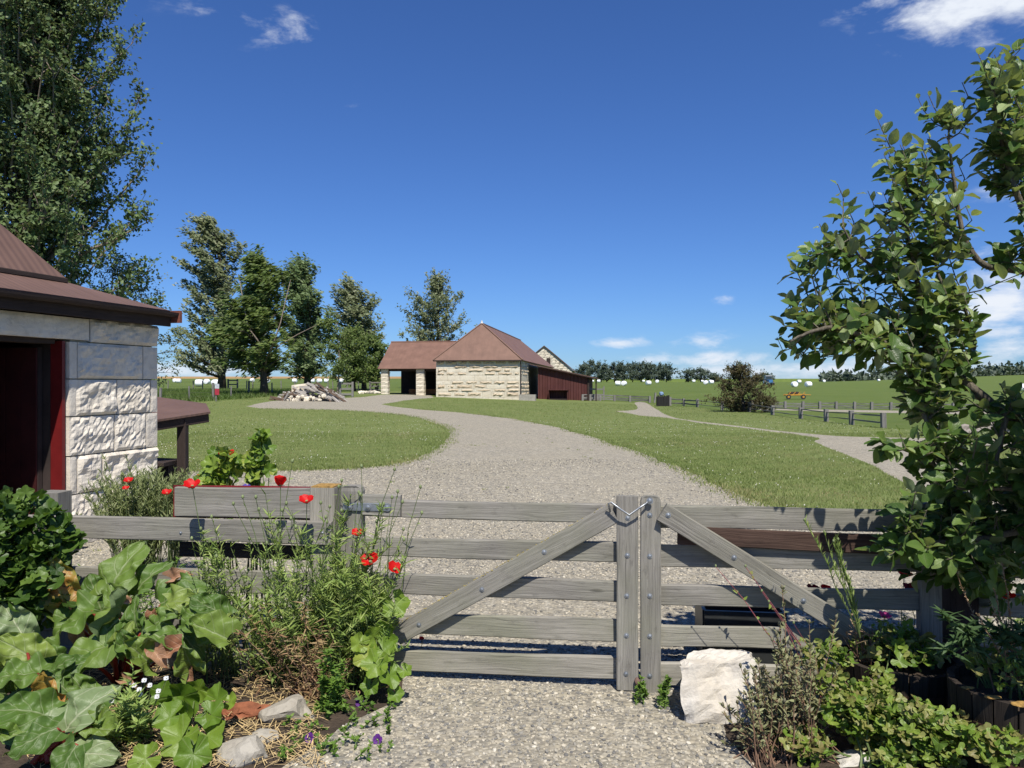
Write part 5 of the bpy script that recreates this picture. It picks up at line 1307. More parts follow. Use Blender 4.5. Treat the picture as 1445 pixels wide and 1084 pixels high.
grey_m = m_blade('greyish_seedhead_foliage', [(0.129, 0.129, 0.063), (0.199, 0.202, 0.098), (0.259, 0.276, 0.133), (0.224, 0.156, 0.098)], .15)
lav_m = m_blade('lavender_foliage', [(0.140, 0.182, 0.065), (0.210, 0.245, 0.098), (0.294, 0.315, 0.156)], .25)
def m_petal(name, c, dark):
    t = NT(name); v = t.n('ShaderNodeSeparateXYZ', {0: t.uv()}).outputs[1]
    cc = t.mix(t.ramp(v, [(.08, 1.0), (.22, 0.0)]), c, dark)
    return t.done(cc, .5, t.bump(t.noise(t.pos(), 150, 2), .2, .003), trans=.35, transcol=c, spec=.2)
poppy_red = m_petal('poppy_petal', (.62, .012, .012), (.03, .005, .01)); poppy_dk = m_petal('crimson_petal', (.16, .008, .012), (.02, .004, .008)); pink_p = m_petal('pink_petal', (.62, .06, .25), (.3, .02, .1))
white_p = m_petal('white_petal', (.74, .74, .76), (.5, .5, .45)); purple_p = m_petal('purple_petal', (.12, .03, .22), (.03, .01, .05)); violet_p = m_petal('violet_petal', (.09, .06, .42), (.03, .01, .1))
pod_m = m_simple('green_pod', (.17, .21, .09), .6, .25, 20, 0)

def leaf_cloud(root, mes, tpls, pos, M, size, nparts, m, pname='leaf', tones=None):
    """the leaves that show largest become parts, the rest one mass"""
    n = len(pos); order = np.argsort(np.linalg.norm(pos - np.array([0, 0, EYE]), axis=1))
    vis = [i for i in order if abs(pos[i, 0] / pos[i, 1]) < .67 and abs(pos[i, 2] - EYE) / pos[i, 1] < .505]
    step = max(1.0, len(vis) / max(1, nparts) * .75) if nparts else 1
    chosen = []
    k = 0.0
    while k < len(vis) and len(chosen) < nparts: chosen.append(vis[int(k)]); k += step
    cs = set(chosen)
    for i in chosen:
        Mx = Matrix(((M[i, 0, 0], M[i, 0, 1], M[i, 0, 2]), (M[i, 1, 0], M[i, 1, 1], M[i, 1, 2]), (M[i, 2, 0], M[i, 2, 1], M[i, 2, 2]))).to_4x4()
        s = size[i]
        k_ = int(rng.integers(len(mes))) if tones is None else min(len(mes) - 1, int(tones[i] * len(mes)))
        inst(pname, mes[k_], Matrix.Translation(Vector(pos[i])) @ Mx @ Matrix.Scale(s, 4), root)
    rest = np.array([i for i in range(n) if i not in cs])
    if len(rest):
        Vs, Fs, Rs, UVs, off = [], [], [], [], 0
        for q, tp_ in enumerate(tpls):
            idx = rest[q::len(tpls)]
            if not len(idx): continue
            T = tris(tp_[1]); W_, FF = scatter(tp_[0], T, M[idx], pos[idx], size[idx])
            Vs.append(W_); Fs.append(FF + off); off += len(W_)
            tn = rng.random(len(idx)) if tones is None else tones[idx]
            Rs.append(np.repeat(tn, len(tp_[0])))
            uva = np.array(tp_[2])[T.ravel()]; UVs.append(np.tile(uva, (len(idx), 1)))
        o = add_mesh('foliage', np.concatenate(Vs), np.concatenate(Fs), m, root, uv=np.concatenate(UVs), rnd=np.concatenate(Rs), smooth=True); o['kind'] = 'stuff'

random.seed(73); rng = np.random.default_rng(73)
# ------------------------------------------------------------------ apple tree at the right edge
def ovate(t): return .33 * math.sin(math.pi * min(1, t * .93 + .035)) ** .8 * (1.12 - .45 * t) + .012
ap_t = [leaf_grid(7, 4, ovate, .30, .22, .03, 6, 0, s, tw_) for s, tw_ in ((0, .2), (2, -.3), (4, .1), (6, .5))] + [leaf_grid(7, 4, ovate, .55, -.12, .02, 6, 0, 1)]
ap_me = [leaf_me('apple_leaf', ap_t[i % 5], apple_m, .06 + .9 * i / 11) for i in range(12)]
at_ = thing('apple_tree', (3.05, 3.95, 0), 'leafy apple tree leaning in from the right edge over the fence', 'tree')
AD = 3.85
def ap(px, py, d=0): return P(px, py, AD + d)
br_ = [  # (polyline, start radius, end radius)
    ([Vector((3.05, 3.95, -.1)), Vector((3.02, 3.95, .5)), Vector((2.9, 3.92, 1.0)), ap(1490, 640), ap(1445, 606), ap(1400, 572), ap(1350, 530), ap(1312, 500), ap(1302, 455), ap(1296, 405), ap(1285, 350), ap(1272, 300)], .05, .006),
    ([ap(1312, 500), ap(1262, 488, -.05), ap(1215, 472, -.1), ap(1175, 462, -.15), ap(1140, 470, -.2), ap(1115, 482, -.22)], .022, .005),
    ([Vector((2.95, 3.95, .8)), ap(1540, 520, .1), ap(1490, 400, .1), ap(1440, 383, .05), ap(1390, 374), ap(1362, 335), ap(1350, 280), ap(1342, 225), ap(1338, 175)], .032, .004),
    ([ap(1500, 420, .1), ap(1460, 330, .05), ap(1430, 260), ap(1410, 180), ap(1396, 105)], .028, .004),
    ([ap(1345, 527), ap(1375, 490, .05), ap(1365, 450, .05), ap(1360, 415, .05)], .018, .005),
    ([ap(1270, 490, -.03), ap(1290, 545, -.08), ap(1312, 610, -.1), ap(1330, 665, -.1), ap(1345, 720, -.08)], .016, .006),
    ([ap(1450, 612), ap(1425, 580, -.1), ap(1408, 640, -.15), ap(1395, 720, -.15), ap(1380, 790, -.12)], .02, .007),
    ([Vector((2.95, 3.95, .75)), ap(1500, 740, -.1), ap(1440, 750, -.2), ap(1380, 760, -.22), ap(1310, 765, -.2), ap(1275, 752, -.2)], .03, .006),
    ([ap(1330, 665, -.1), ap(1290, 640, -.15), ap(1250, 625, -.18)], .010, .004),
    ([Vector((2.98, 3.95, .65)), ap(1480, 690, -.2), ap(1430, 690, -.25), ap(1360, 690, -.25)], .025, .006),
    ([ap(1302, 455), ap(1330, 420, -.06), ap(1322, 380, -.06), ap(1318, 350, -.05)], .012, .004),
    ([ap(1296, 405), ap(1250, 385, -.05), ap(1210, 360, -.08), ap(1190, 320, -.1)], .012, .004),
    ([ap(1362, 335), ap(1320, 305, .03), ap(1285, 270, .02), ap(1265, 215, .0)], .010, .004)]
bpts = []
for i, (pl_, r0, r1_) in enumerate(br_):
    q = []
    for k in range(len(pl_) - 1):
        p0_, p1_, p2_, p3_ = pl_[max(k - 1, 0)], pl_[k], pl_[k + 1], pl_[min(k + 2, len(pl_) - 1)]
        for s in range(4):
            u = s / 4; q.append(.5 * (2 * p1_ + (p2_ - p0_) * u + (2 * p0_ - 5 * p1_ + 4 * p2_ - p3_) * u * u + (3 * p1_ - p0_ - 3 * p2_ + p3_) * u ** 3))
    q.append(pl_[-1]); n = len(q)
    rad = [r0 + (r1_ - r0) * (k / (n - 1)) ** .8 for k in range(n)]
    q = [p + noise.noise_vector(Vector((k * .6, i, 2))) * min(.006, rad[k]) for k, p in enumerate(q)]
    mb = MB(); mb.tube(q, rad, 8); mb.build('trunk' if i == 0 else 'branch', bark_apple, at_, smooth=True)
    for k, p in enumerate(q): bpts.append(p)
BP = np.array([tuple(p) for p in bpts])
# shoots: clusters of (px, py, half width, half height, shoots)
clus = [(1215, 400, 95, 75, 34), (1290, 350, 45, 80, 19), (1165, 470, 60, 48, 24), (1245, 470, 60, 45, 24), (1310, 270, 60, 85, 27), (1280, 220, 35, 40, 6), (1350, 320, 35, 50, 8), (1410, 190, 45, 95, 26), (1440, 120, 40, 60, 14), (1430, 230, 30, 40, 10), (1432, 375, 28, 16, 6), (1340, 460, 40, 55, 20),
        (1290, 500, 55, 40, 22), (1330, 520, 40, 40, 14), (1300, 430, 35, 50, 12), (1400, 560, 40, 30, 7), (1330, 560, 50, 50, 16), (1285, 625, 40, 28, 9), (1360, 640, 70, 50, 22), (1420, 650, 45, 60, 14), (1340, 720, 70, 55, 38), (1420, 730, 55, 65, 34), (1330, 790, 60, 45, 26), (1410, 810, 60, 50, 30), (1265, 765, 30, 22, 7), (1450, 590, 30, 30, 6), (1480, 700, 50, 120, 30), (1490, 250, 50, 150, 30)]
clus += [(1640, 500, 90, 220, 80), (1650, 250, 100, 160, 40), (1620, 700, 70, 160, 40), (1700, 430, 80, 180, 60)]  # unseen canopy right of the frame, added to shade the barrels
tips = [(1118, 425), (1140, 352), (1165, 322), (1190, 265), (1233, 275), (1246, 172), (1303, 142), (1318, 138), (1366, 122), (1388, 80), (1425, 95), (1150, 345), (1205, 300), (1262, 300), (1282, 210), (1345, 150), (1105, 482), (1310, 255), (1405, 120), (1368, 395), (1345, 410)]
pos, dirs, nrms, szs, tns = [], [], [], [], []
shoot = MB()
for cx, cy, rx, ry, ns in clus + [(a, b, 0, 0, 1) for a, b in tips]:
    for s in range(ns):
        a = random.random() * 6.283; rr_ = random.random() ** .55
        e = ap(cx + math.cos(a) * rx * rr_, cy + math.sin(a) * ry * rr_, random.gauss(0, .13) - (.12 if cy > 600 else 0) - (random.uniform(0, 1.1) if cx > 1520 else 0))
        if rx == 0: e = ap(cx, cy + 14, random.gauss(0, .05))
        dd = np.linalg.norm(BP - np.array(e) + np.array([0, 0, .10]), axis=1)
        b = Vector(BP[int(np.argmin(dd + rng.random(len(dd)) * .05))])
        v = e - b
        if v.length > .42: b = e - v.normalized() * .42; 
        L = max(.12, min(.42, v.length)); up_ = (random.random() < .6 and cy < 640) or rx == 0
        e2 = e + Vector((-.03, 0, .07 if up_ else -.01))
        pts_ = [b, b.lerp(e, .5) + Vector((0, 0, -.02)), e, e2]
        shoot.tube(pts_, [.0045, .0035, .0026, .0018], 4, caps=False)
        nl = int(6 + L * 17)
        for k in range(nl):
            t = .12 + .88 * (k + .5) / nl
            q = pts_[0].lerp(pts_[1], t / .4) if t < .4 else (pts_[1].lerp(pts_[2], (t - .4) / .4) if t < .8 else pts_[2].lerp(pts_[3], (t - .8) / .2))
            axis_ = (e2 - b).normalized(); ph = k * 2.4 + s
            o1 = axis_.orthogonal().normalized(); o2 = axis_.cross(o1)
            d = (o1 * math.cos(ph) + o2 * math.sin(ph)) * .9 + axis_ * (.35 + .5 * (t > .85)) + Vector((-.28, -.05, .12 - .25 * random.random()))
            pos.append(q + d * .008); dirs.append(d); nrms.append(Vector((random.gauss(.05, .45), random.gauss(-.35, .45), 1.0)))
            young = t > .82 and up_
            szs.append(random.choice([random.uniform(.04, .075), random.uniform(.065, .105)]) * (.72 if young else 1)); tns.append(min(.999, max(0, random.gauss(.46, .24) + (.36 if young else 0))))
sh_ = shoot.build('shoots', m_bark('apple_shoot_bark', (.10, .085, .055), (.22, .2, .15), 20), at_); sh_['kind'] = 'stuff'
leaf_cloud(at_, ap_me, ap_t, np.array([tuple(p) for p in pos]), frames(np.array([tuple(p) for p in dirs]), np.array([tuple(p) for p in nrms])), np.array(szs), 300, apple_m, 'leaf', np.array(tns))

random.seed(71); rng = np.random.default_rng(71)
# ------------------------------------------------------------------ rhubarb, marrow, withered leaves: every leaf placed by eye
def cordate(t): return .46 * (math.sin(math.pi * min(1, .12 + .88 * t)) ** .62) * (1.05 - .35 * t) + .01
def rh_tpl(s, ruf=.05, cu=.2, fo=.15):
    V, Q, UV = leaf_grid(24, 14, cordate, fo, cu, ruf * 1.5, 7.5, .24, s, 0, 0)
    for v, (cu_, tv_) in zip(V, UV): v[2] += .022 * math.sin((tv_ - .45 * abs(cu_)) * 25.1) * min(1, abs(cu_) * 3) + .035 * math.cos(cu_ * 4.5 + s) + .04 * noise.noise(Vector((v[0] * 8 + s, v[1] * 9, s))) + .05 * noise.noise(Vector((v[0] * 3 + s * 2, v[1] * 3, 1)))
    return V, Q, UV
rh_t = [rh_tpl(s, .06 + .015 * (s % 3), (.1, .45, .25, .6, -.1, .35)[s], (.15, .5, .3, .1, .7, .35)[s]) for s in range(6)]
def place_leaf(root, me, px, py, D, spx, theta, tow, nrm=(0, -.55, .8), crown=None, stalk=None, sr=.009, name='leaf', roll=0.0):
    d = Vector((math.cos(R(theta)), -tow, math.sin(R(theta)))).normalized(); nn = Vector(nrm)
    M3 = frames(np.array([tuple(d)]), np.array([tuple(nn)]))[0]
    s = spx / F * D * {'leaf': .70 if 'rhubarb' in me.name else .70, 'withered_leaf': .55}.get(name, 1.0); c = P(px, py, D) - d * s * .5
    Mx = Matrix([list(r) for r in M3]).to_4x4()
    inst(name, me, Matrix.Translation(c) @ Mx @ Matrix.Scale(s, 4), root)
    if crown is not None:
        mid = Vector(crown).lerp(c, .55) + Vector((0, 0, .05)); pts_ = [Vector(crown) * (1 - t) ** 2 + mid * 2 * t * (1 - t) + c * t * t for t in [k / 6 for k in range(7)]]
        mb = MB(); mb.tube(pts_, [sr * (1.25 - .12 * k) for k in range(7)], 6); mb.build('stalk', stalk, root, smooth=True)
rmes = {k: [leaf_me('rhubarb_leaf', rh_t[i], m_, .15 + .7 * i / 5) for i in range(6)] for k, m_ in (('g', rhub_m), ('p', rhub_pale), ('y', rhub_yel), ('d', rhub_dead))}
r1_ = thing('rhubarb_plant', G(182, 972), 'big rhubarb clump with red stalks and one yellowing leaf before the fence', 'plant')
cr1 = G(182, 972) + UP * .02
for (px, py, D, s, th, tow, k, i, nr) in [
        (80, 818, 4.05, 92, 105, .1, 'y', 0, (.2, -1, .25)), (165, 800, 4.2, 105, 75, -.1, 'g', 3, (-.2, -.9, .4)), (172, 862, 4.0, 118, 60, .45, 'g', 4, (-.15, -.5, .85)), (256, 836, 4.15, 108, 30, .2, 'g', 1, (-.1, -.55, .8)),
        (292, 880, 4.0, 78, 40, .2, 'g', 5, (-.1, -.8, .5)), (222, 893, 3.9, 92, 10, .4, 'g', 2, (0, -.4, .9)), (92, 880, 4.0, 104, 205, .25, 'g', 2, (.2, -.35, .9)), (112, 920, 3.85, 112, 190, .5, 'g', 3, (.1, -.5, .85)),
        (135, 838, 4.2, 84, 110, .0, 'g', 0, (.2, -.8, .5)), (205, 815, 4.25, 86, 60, .0, 'g', 1, (-.3, -.7, .6)), (268, 905, 3.95, 80, -25, .4, 'g', 1, (.1, -.4, .9)), (98, 945, 3.8, 62, 200, .6, 'g', 0, (0, -.6, .8)), (145, 900, 3.95, 90, 230, .3, 'g', 0, (.3, -.3, .9)), (60, 860, 4.1, 80, 160, .2, 'g', 4, (.2, -.5, .8))]:
    place_leaf(r1_, rmes[k][i], px, py, D, s, th, tow, nr, cr1 + Vector((random.uniform(-.06, .06), random.uniform(-.05, .05), 0)), stem_red if k != 'y' else m_simple('ochre_stalk', (.35, .16, .06), .6, .3, 12), .011)
for (px, py, D, s, th, tow, i) in [(240, 918, 3.85, 62, 200, .3, 0), (225, 928, 3.83, 50, 330, .5, 3), (252, 812, 4.25, 44, 30, .2, 2), (214, 872, 4.0, 32, 280, .3, 1), (180, 848, 4.0, 30, 10, .3, 4), (262, 950, 3.85, 50, 320, .5, 5), (180, 962, 3.9, 34, 0, .6, 2), (110, 900, 4.0, 44, 290, .3, 3)]:
    place_leaf(r1_, leaf_me('withered_leaf', leaf_grid(14, 8, cordate, 1.3, .5, .16, 6, .2, i * 1.7), rhub_dead, .2 + .12 * i), px, py, D, s, th, tow, (.2, -.7, .6), name='withered_leaf')
r2_ = thing('rhubarb_plant', G(60, 1084), 'rhubarb clump in the bottom left corner showing pale leaf undersides', 'plant')
cr2 = G(70, 1080) + UP * .02
for (px, py, D, s, th, tow, k, i, nr) in [
        (118, 998, 3.45, 112, 55, -.2, 'p', 1, (-.35, -.85, .45)), (32, 1000, 3.4, 96, 150, .4, 'g', 1, (.1, -.6, .8)), (45, 1045, 3.25, 92, 200, .5, 'g', 0, (.1, -.5, .8)), (125, 1060, 3.3, 84, 20, .4, 'p', 3, (0, -.7, .7)), (25, 915, 3.75, 92, 140, .2, 'g', 5, (.2, -.7, .6)), (18, 875, 3.85, 80, 120, .1, 'p', 2, (.3, -.8, .4)), (70, 968, 3.55, 72, 100, .2, 'y', 4, (0, -.9, .3)), (20, 950, 3.6, 84, 170, .4, 'g', 2, (.1, -.4, .9)), (150, 1030, 3.4, 70, 0, .3, 'g', 4, (0, -.5, .8)), (90, 1085, 3.1, 90, 250, .7, 'g', 0, (0, -.4, .9))]:
    place_leaf(r2_, rmes[k][i], px, py, D, s, th, tow, nr, cr2 + Vector((random.uniform(-.06, .06), random.uniform(-.05, .05), 0)), stem_red, .011)
for q in range(40):
    px, py = random.choice([(random.uniform(-5, 150), random.uniform(900, 1084)), (random.uniform(120, 300), random.uniform(830, 930))]); D_ = 4.05 - (py - 830) / 250 * .6
    far_ = px < 120; place_leaf(r2_ if far_ else r1_, rmes['g'][q % 6], px, py, D_, random.uniform(52, 84), random.uniform(20, 170), random.uniform(0, .5), (random.gauss(0, .35), -.6, .75), (None if q % 3 else (cr2 if far_ else cr1)), stem_red, .006)
ml_t = [leaf_round(5, .20, .075, .5, s, 36, .14, .035) for s in (0, 1.5, 3, 4.5)]
ml_me = [leaf_me('mallow_leaf', ml_t[i % 4], mallow_m, .08 + .86 * i / 7) for i in range(8)]
mw = thing('marrow_plant', G(262, 1062), 'bright green marrow plant with lobed leaves at the bottom left', 'plant'); cm = G(265, 1060) + UP * .02
for (px, py, D, s, th, tow, i) in [(229, 1018, 3.5, 66, 200, .4, 2), (266, 1003, 3.55, 84, 60, .3, 1), (246, 1054, 3.4, 78, 230, .5, 4), (301, 1046, 3.45, 74, 330, .4, 3), (314, 984, 3.6, 62, 30, .3, 2), (254, 972, 3.65, 78, 100, .2, 0), (284, 966, 3.7, 50, 60, .1, 3), (272, 1078, 3.3, 70, 280, .6, 1), (222, 975, 3.68, 48, 150, .1, 0), (306, 1012, 3.5, 56, 350, .4, 1), (195, 1076, 3.3, 60, 200, .4, 4), (330, 990, 3.65, 34, 10, .2, 4)]:
    place_leaf(mw, ml_me[i], px, py, D, s, th, tow, (random.gauss(0, .25), -.75, .65), cm, stem_g, .005)
nm_ = thing('hollyhock_plant', G(535, 985), 'broad-leaved hollyhock with some yellow leaves at the gate hinge', 'plant'); ch = G(528, 982) + UP * .02
for (px, py, D, s, th, tow, i) in [(562, 862, 4.1, 56, 300, .3, 3), (523, 892, 4.05, 46, 120, .3, 4), (547, 926, 4.0, 52, 320, .4, 3), (508, 932, 3.98, 50, 200, .4, 7), (527, 947, 3.95, 56, 250, .5, 4), (552, 962, 3.95, 54, 290, .5, 2), (555, 904, 4.05, 46, 20, .3, 2), (536, 842, 4.12, 34, 90, .1, 4), (500, 905, 4.0, 40, 150, .3, 5), (545, 880, 4.08, 36, 60, .2, 1), (575, 950, 3.98, 30, 330, .4, 3), (520, 975, 3.95, 38, 250, .5, 1), (560, 985, 3.95, 34, 300, .5, 2), (512, 860, 4.05, 32, 110, .2, 3)]:
    place_leaf(nm_, ml_me[i], px, py, D, s, th, tow, (random.gauss(.1, .25), -.8, .6), ch, stem_g, .004)

random.seed(72); rng = np.random.default_rng(72)
# ------------------------------------------------------------------ bushes of leaves
def bush(name, label, cells, tpl, mes, m, size, nparts, seed, base, tilt=(0, -.45, .9), nst=10, out=.5):
    rd = random.Random(seed); root = thing(name, base, label, 'plant')
    pos, dirs, nr = [], [], []
    for (px, py, D, rx, ry, rz, n) in cells:
        c = P(px, py, D)
        for _ in range(n):
            v = Vector((rd.gauss(0, 1), rd.gauss(0, 1), rd.gauss(0, 1))).normalized() * rd.random() ** .38
            p = c + Vector((v.x * rx, v.y * rz, v.z * ry))
            if p.z < Hf(p.x, p.y) + .015: p.z = Hf(p.x, p.y) + .015 + rd.random() * .04
            pos.append(p); dirs.append(v * out + Vector((rd.gauss(0, .6), rd.gauss(-.2, .6), rd.gauss(0, .45)))); nr.append(Vector(tilt) + v * .35 + Vector((rd.gauss(0, .32), rd.gauss(0, .32), rd.gauss(0, .2))))
    mb = MB()
    for _ in range(nst):
        p = pos[rd.randrange(len(pos))]; mb.tube(wander(Vector(base) + Vector((rd.uniform(-.08, .08), rd.uniform(-.08, .08), 0)), p, 5, .04), [.006, .0055, .005, .004, .003, .002], 5, caps=False)
    s_ = mb.build('stems', stem_g, root); s_['kind'] = 'stuff'
    n = len(pos); pa_ = np.array([tuple(p) for p in pos])
    leaf_cloud(root, mes, tpl, pa_, frames(np.array([tuple(p) for p in dirs]), np.array([tuple(p) for p in nr])), size * np.array([rd.uniform(.6, 1.3) for _ in range(n)]), nparts, m)
    return root
ge_t = [leaf_round(5, .25, .05, .6, s, 24, .12) for s in (0, 1.3, 2.6)]
ge_me = [leaf_me('geranium_leaf', ge_t[i % 3], geran_m, .05 + .9 * i / 8) for i in range(9)]
bush('geranium_bush', 'dark green leafy geranium bush filling the left edge', [(20, 765, 4.15, .28, .26, .22, 430), (-30, 790, 4.1, .3, .3, .25, 220), (-130, 900, 4.0, .35, .25, .3, 200), (55, 805, 4.1, .15, .16, .18, 150), (20, 840, 4.05, .28, .2, .2, 230), (85, 770, 4.2, .08, .07, .1, 30)], ge_t, ge_me, geran_m, .078, 300, 3, G(10, 970), nst=16)
co_t = [leaf_round(3, .46, .07, .9, s, 24, .10) for s in (0, 1.3, 2.6)]
co_me = [leaf_me('columbine_leaf', co_t[i % 3], colum_m, .05 + .9 * i / 8) for i in range(9)]
bush('columbine', 'spreading bright green columbine below the barrel planters', [(1230, 1010, 3.45, .17, .13, .16, 400), (1180, 990, 3.5, .12, .12, .14, 180), (1290, 1030, 3.3, .15, .13, .15, 320), (1335, 1040, 3.2, .14, .10, .12, 190), (1400, 1050, 3.05, .12, .07, .08, 110), (1165, 925, 3.7, .13, .06, .1, 110), (1240, 960, 3.6, .06, .06, .08, 40), (1130, 1050, 3.4, .14, .08, .1, 90), (1290, 1075, 3.2, .2, .06, .1, 90), (1260, 890, 3.9, .1, .05, .1, 30)], co_t, co_me, colum_m, .047, 300, 5, G(1230, 1075), nst=24)
bush('columbine_seedlings', 'light green columbine seedlings filling the barrel nearer the gate', [(B1[0] / B1[1] * F + CX, 914, B1[1], .22, .05, .22, 150)], co_t, co_me, colum_m, .060, 150, 6, (B1[0], B1[1], B1[2] - .05), nst=8)
bush('barrel_greens', 'mixed low greens in the lichened barrel at the right edge', [(B2[0] / B2[1] * F + CX, 945, B2[1], .23, .05, .22, 120)], co_t, co_me, colum_m, .052, 120, 7, (B2[0], B2[1], B2[2] - .05), nst=8)
bush('mallow_plant', 'lime green mallow topped by two poppies behind the red-edged board', [(318, 660, 4.78, .11, .12, .08, 34), (305, 680, 4.75, .13, .06, .08, 16), (318, 720, 4.78, .15, .14, .1, 16)], ml_t, ml_me, mallow_m, .088, 66, 8, (-1.75, 4.75, 0), nst=14, tilt=(.1, -.9, .55))
bush('mallow_plant', 'taller lime green mallow spike behind the red-edged board', [(362, 672, 4.8, .10, .08, .06, 18), (364, 645, 4.8, .07, .10, .05, 18), (368, 622, 4.8, .025, .05, .02, 12)], ml_t, ml_me, mallow_m, .085, 48, 9, (-1.58, 4.8, 0), nst=12, tilt=(.1, -.9, .55))

# ------------------------------------------------------------------ feathery and stemmy plants
BLADE = (np.array([(-.5, 0, 0), (.5, 0, 0), (-.42, .5, .03), (.42, .5, .03), (0, 1, -.04)]), np.array([(0, 1, 3), (0, 3, 2), (2, 3, 4)]))
def stemmy(name, label, stems, m, stem_m, per_m, blen, bwid, seed, base, lean=(0, 0, 0), lo=.05, spread=.8, up=.35, sr=.0022, heads=0, head_m=None, head_r=.008, jit=.04, cat='plant', pname='foliage'):
    """stems: (base point, tip point)"""
    rd = random.Random(seed); root = thing(name, base, label, cat); mb = MB(); pos, dirs = [], []; hb_ = MB()
    for a, b in stems:
        a, b = Vector(a), Vector(b); L = (b - a).length; pts_ = wander(a, b, 5, jit * L * 2)
        mb.tube(pts_, [sr * (1.5 - .16 * k) for k in range(6)], 4, caps=False)
        for k in range(int(L * per_m)):
            t = lo + (1 - lo) * rd.random() ** .9; q = pts_[min(4, int(t * 5))].lerp(pts_[min(5, int(t * 5) + 1)], t * 5 - int(t * 5))
            an = rd.random() * 6.283
            pos.append(q); dirs.append(Vector((math.cos(an) * spread, math.sin(an) * spread, up + rd.gauss(0, .3))) + Vector(lean))
        if heads and rd.random() < heads:
            e = pts_[-1]; hb_.tube([e - UP * head_r * .4, e + UP * head_r * .3, e + UP * head_r * 1.4, e + UP * head_r * 2.1], [head_r * .35, head_r, head_r * .85, head_r * .3], 7)
    s_ = mb.build('stems', stem_m, root); s_['kind'] = 'stuff'
    if hb_.n: h_ = hb_.build('seed_heads', head_m or pod_m, root, smooth=True); h_['kind'] = 'stuff'
    n = len(pos)
    if n:
        dv = np.array([tuple(d) for d in dirs]); sz_ = np.column_stack([bwid * rng.uniform(.6, 1.3, n), blen * rng.uniform(.5, 1.3, n), blen * np.ones(n)])
        W_, FF = scatter(BLADE[0], BLADE[1], frames(dv, rand_unit(n) * .6 + np.array([0, -.4, .8])), np.array([tuple(p) for p in pos]), sz_)
        o = add_mesh(pname, W_, FF, m, root, rnd=np.repeat(np.clip(rng.normal(.5, .25, n), 0, 1), 5)); o['kind'] = 'stuff'
    return root
rd = random.Random(77)
def fan(n, bx, by, tx, ty, D, bj=20, tj=(40, 40), dj=.1):
    out = []
    for _ in range(n):
        b = G(bx + rd.gauss(0, bj), by + rd.gauss(0, 6)); D_ = D + rd.gauss(0, dj)
        out.append((b, P(tx + rd.gauss(0, tj[0]), ty + rd.gauss(0, tj[1]), D_)))
    return out
stemmy('poppy_clump', 'tangled grey-green poppy foliage in front of the fence post', fan(70, 470, 965, 478, 815, 4.12, 40, (42, 45)) + fan(34, 400, 965, 380, 845, 4.15, 30, (30, 35)) + fan(26, 500, 968, 530, 830, 4.1, 20, (16, 25)), feather_m, stem_g, 105, .07, .0065, 3, G(470, 968), lean=(.1, -.1, .1), lo=.12, up=.5)
stemmy('poppy_clump', 'thin straggling poppy stems with nodding buds before the left boards', fan(34, 330, 955, 300, 790, 4.2, 26, (34, 48)) + fan(12, 400, 960, 395, 740, 4.2, 20, (34, 22)), feather_m, stem_g, 52, .06, .007, 4, G(330, 958), lo=.1, up=.5, heads=.55, head_r=.0085)
stemmy('poppy_stalks', 'bare poppy stalks with green seed pods above the clump', fan(24, 450, 960, 420, 740, 4.12, 40, (60, 36)) + fan(14, 500, 965, 528, 720, 4.1, 20, (40, 40)), feather_m, stem_g, 10, .04, .006, 5, G(450, 962), heads=1.0, head_r=.0085, jit=.05)
stemmy('dry_stalks', 'reddish brown dying stalks at the foot of the poppy clump', fan(40, 440, 985, 440, 910, 4.05, 45, (46, 30)), m_blade('dying_leaves', [(.20, .11, .06), (.30, .18, .09), (.36, .27, .13), (.16, .14, .06)], .15), stem_dry, 75, .05, .0055, 6, G(440, 985), up=.0)
stemmy('parsley_plant', 'small bright green herb at the bed edge below the hollyhock', fan(26, 470, 1000, 470, 965, 3.85, 10, (14, 20), .05), herb_m, stem_g, 260, .03, .013, 7, G(470, 1002), up=.2)
stemmy('stock_plant', 'low grey-leaved stock with white flowers between rhubarb and marrow', fan(30, 190, 1040, 180, 1000, 3.45, 16, (22, 20), .06), feather_m, stem_g, 130, .05, .009, 8, G(185, 1045), up=.4)
stemmy('lavender_bush', 'pale green lavender bush against the outbuilding wall', [(GD(195, 6.5) + Vector((rd.gauss(0, .1), rd.gauss(0, .1), 0)), P(202 + rd.gauss(0, 36), 688 + rd.gauss(0, 16), 6.5 + rd.gauss(0, .15))) for _ in range(230)] + [(GD(240, 6.4), P(258 + rd.gauss(0, 14), 690 + rd.gauss(0, 14), 6.4 + rd.gauss(0, .1))) for _ in range(40)], lav_m, stem_g, 60, .06, .008, 9, GD(200, 6.5), lo=.35, up=.9)
stemmy('dry_seed_bush', 'brownish grey bush of dry seed heads beside the white boulder', fan(90, 1120, 1070, 1100, 960, 3.55, 30, (40, 36), .1) + fan(40, 1090, 1075, 1065, 1010, 3.45, 20, (26, 40), .06), grey_m, stem_dry, 70, .03, .010, 10, G(1125, 1075), lo=.35, heads=.7, head_m=m_simple('dry_grey_pod', (.13, .12, .075), .8, .3, 20, 0), head_r=.0075, up=.5)
stemmy('tall_weed', 'tall feathery pale green weed in front of the falling brace', [(P(1214, 900, 3.75), P(1178 + rd.gauss(0, 6), 765 + rd.gauss(0, 8), 3.72)) for _ in range(5)] + [(P(1212, 895, 3.75), P(1163, 752, 3.74)), (P(1212, 895, 3.75), P(1135, 735, 3.74))], feather_m, stem_g, 110, .035, .006, 11, P(1214, 900, 3.75), up=1.0, spread=.4, heads=.6, head_r=.006)
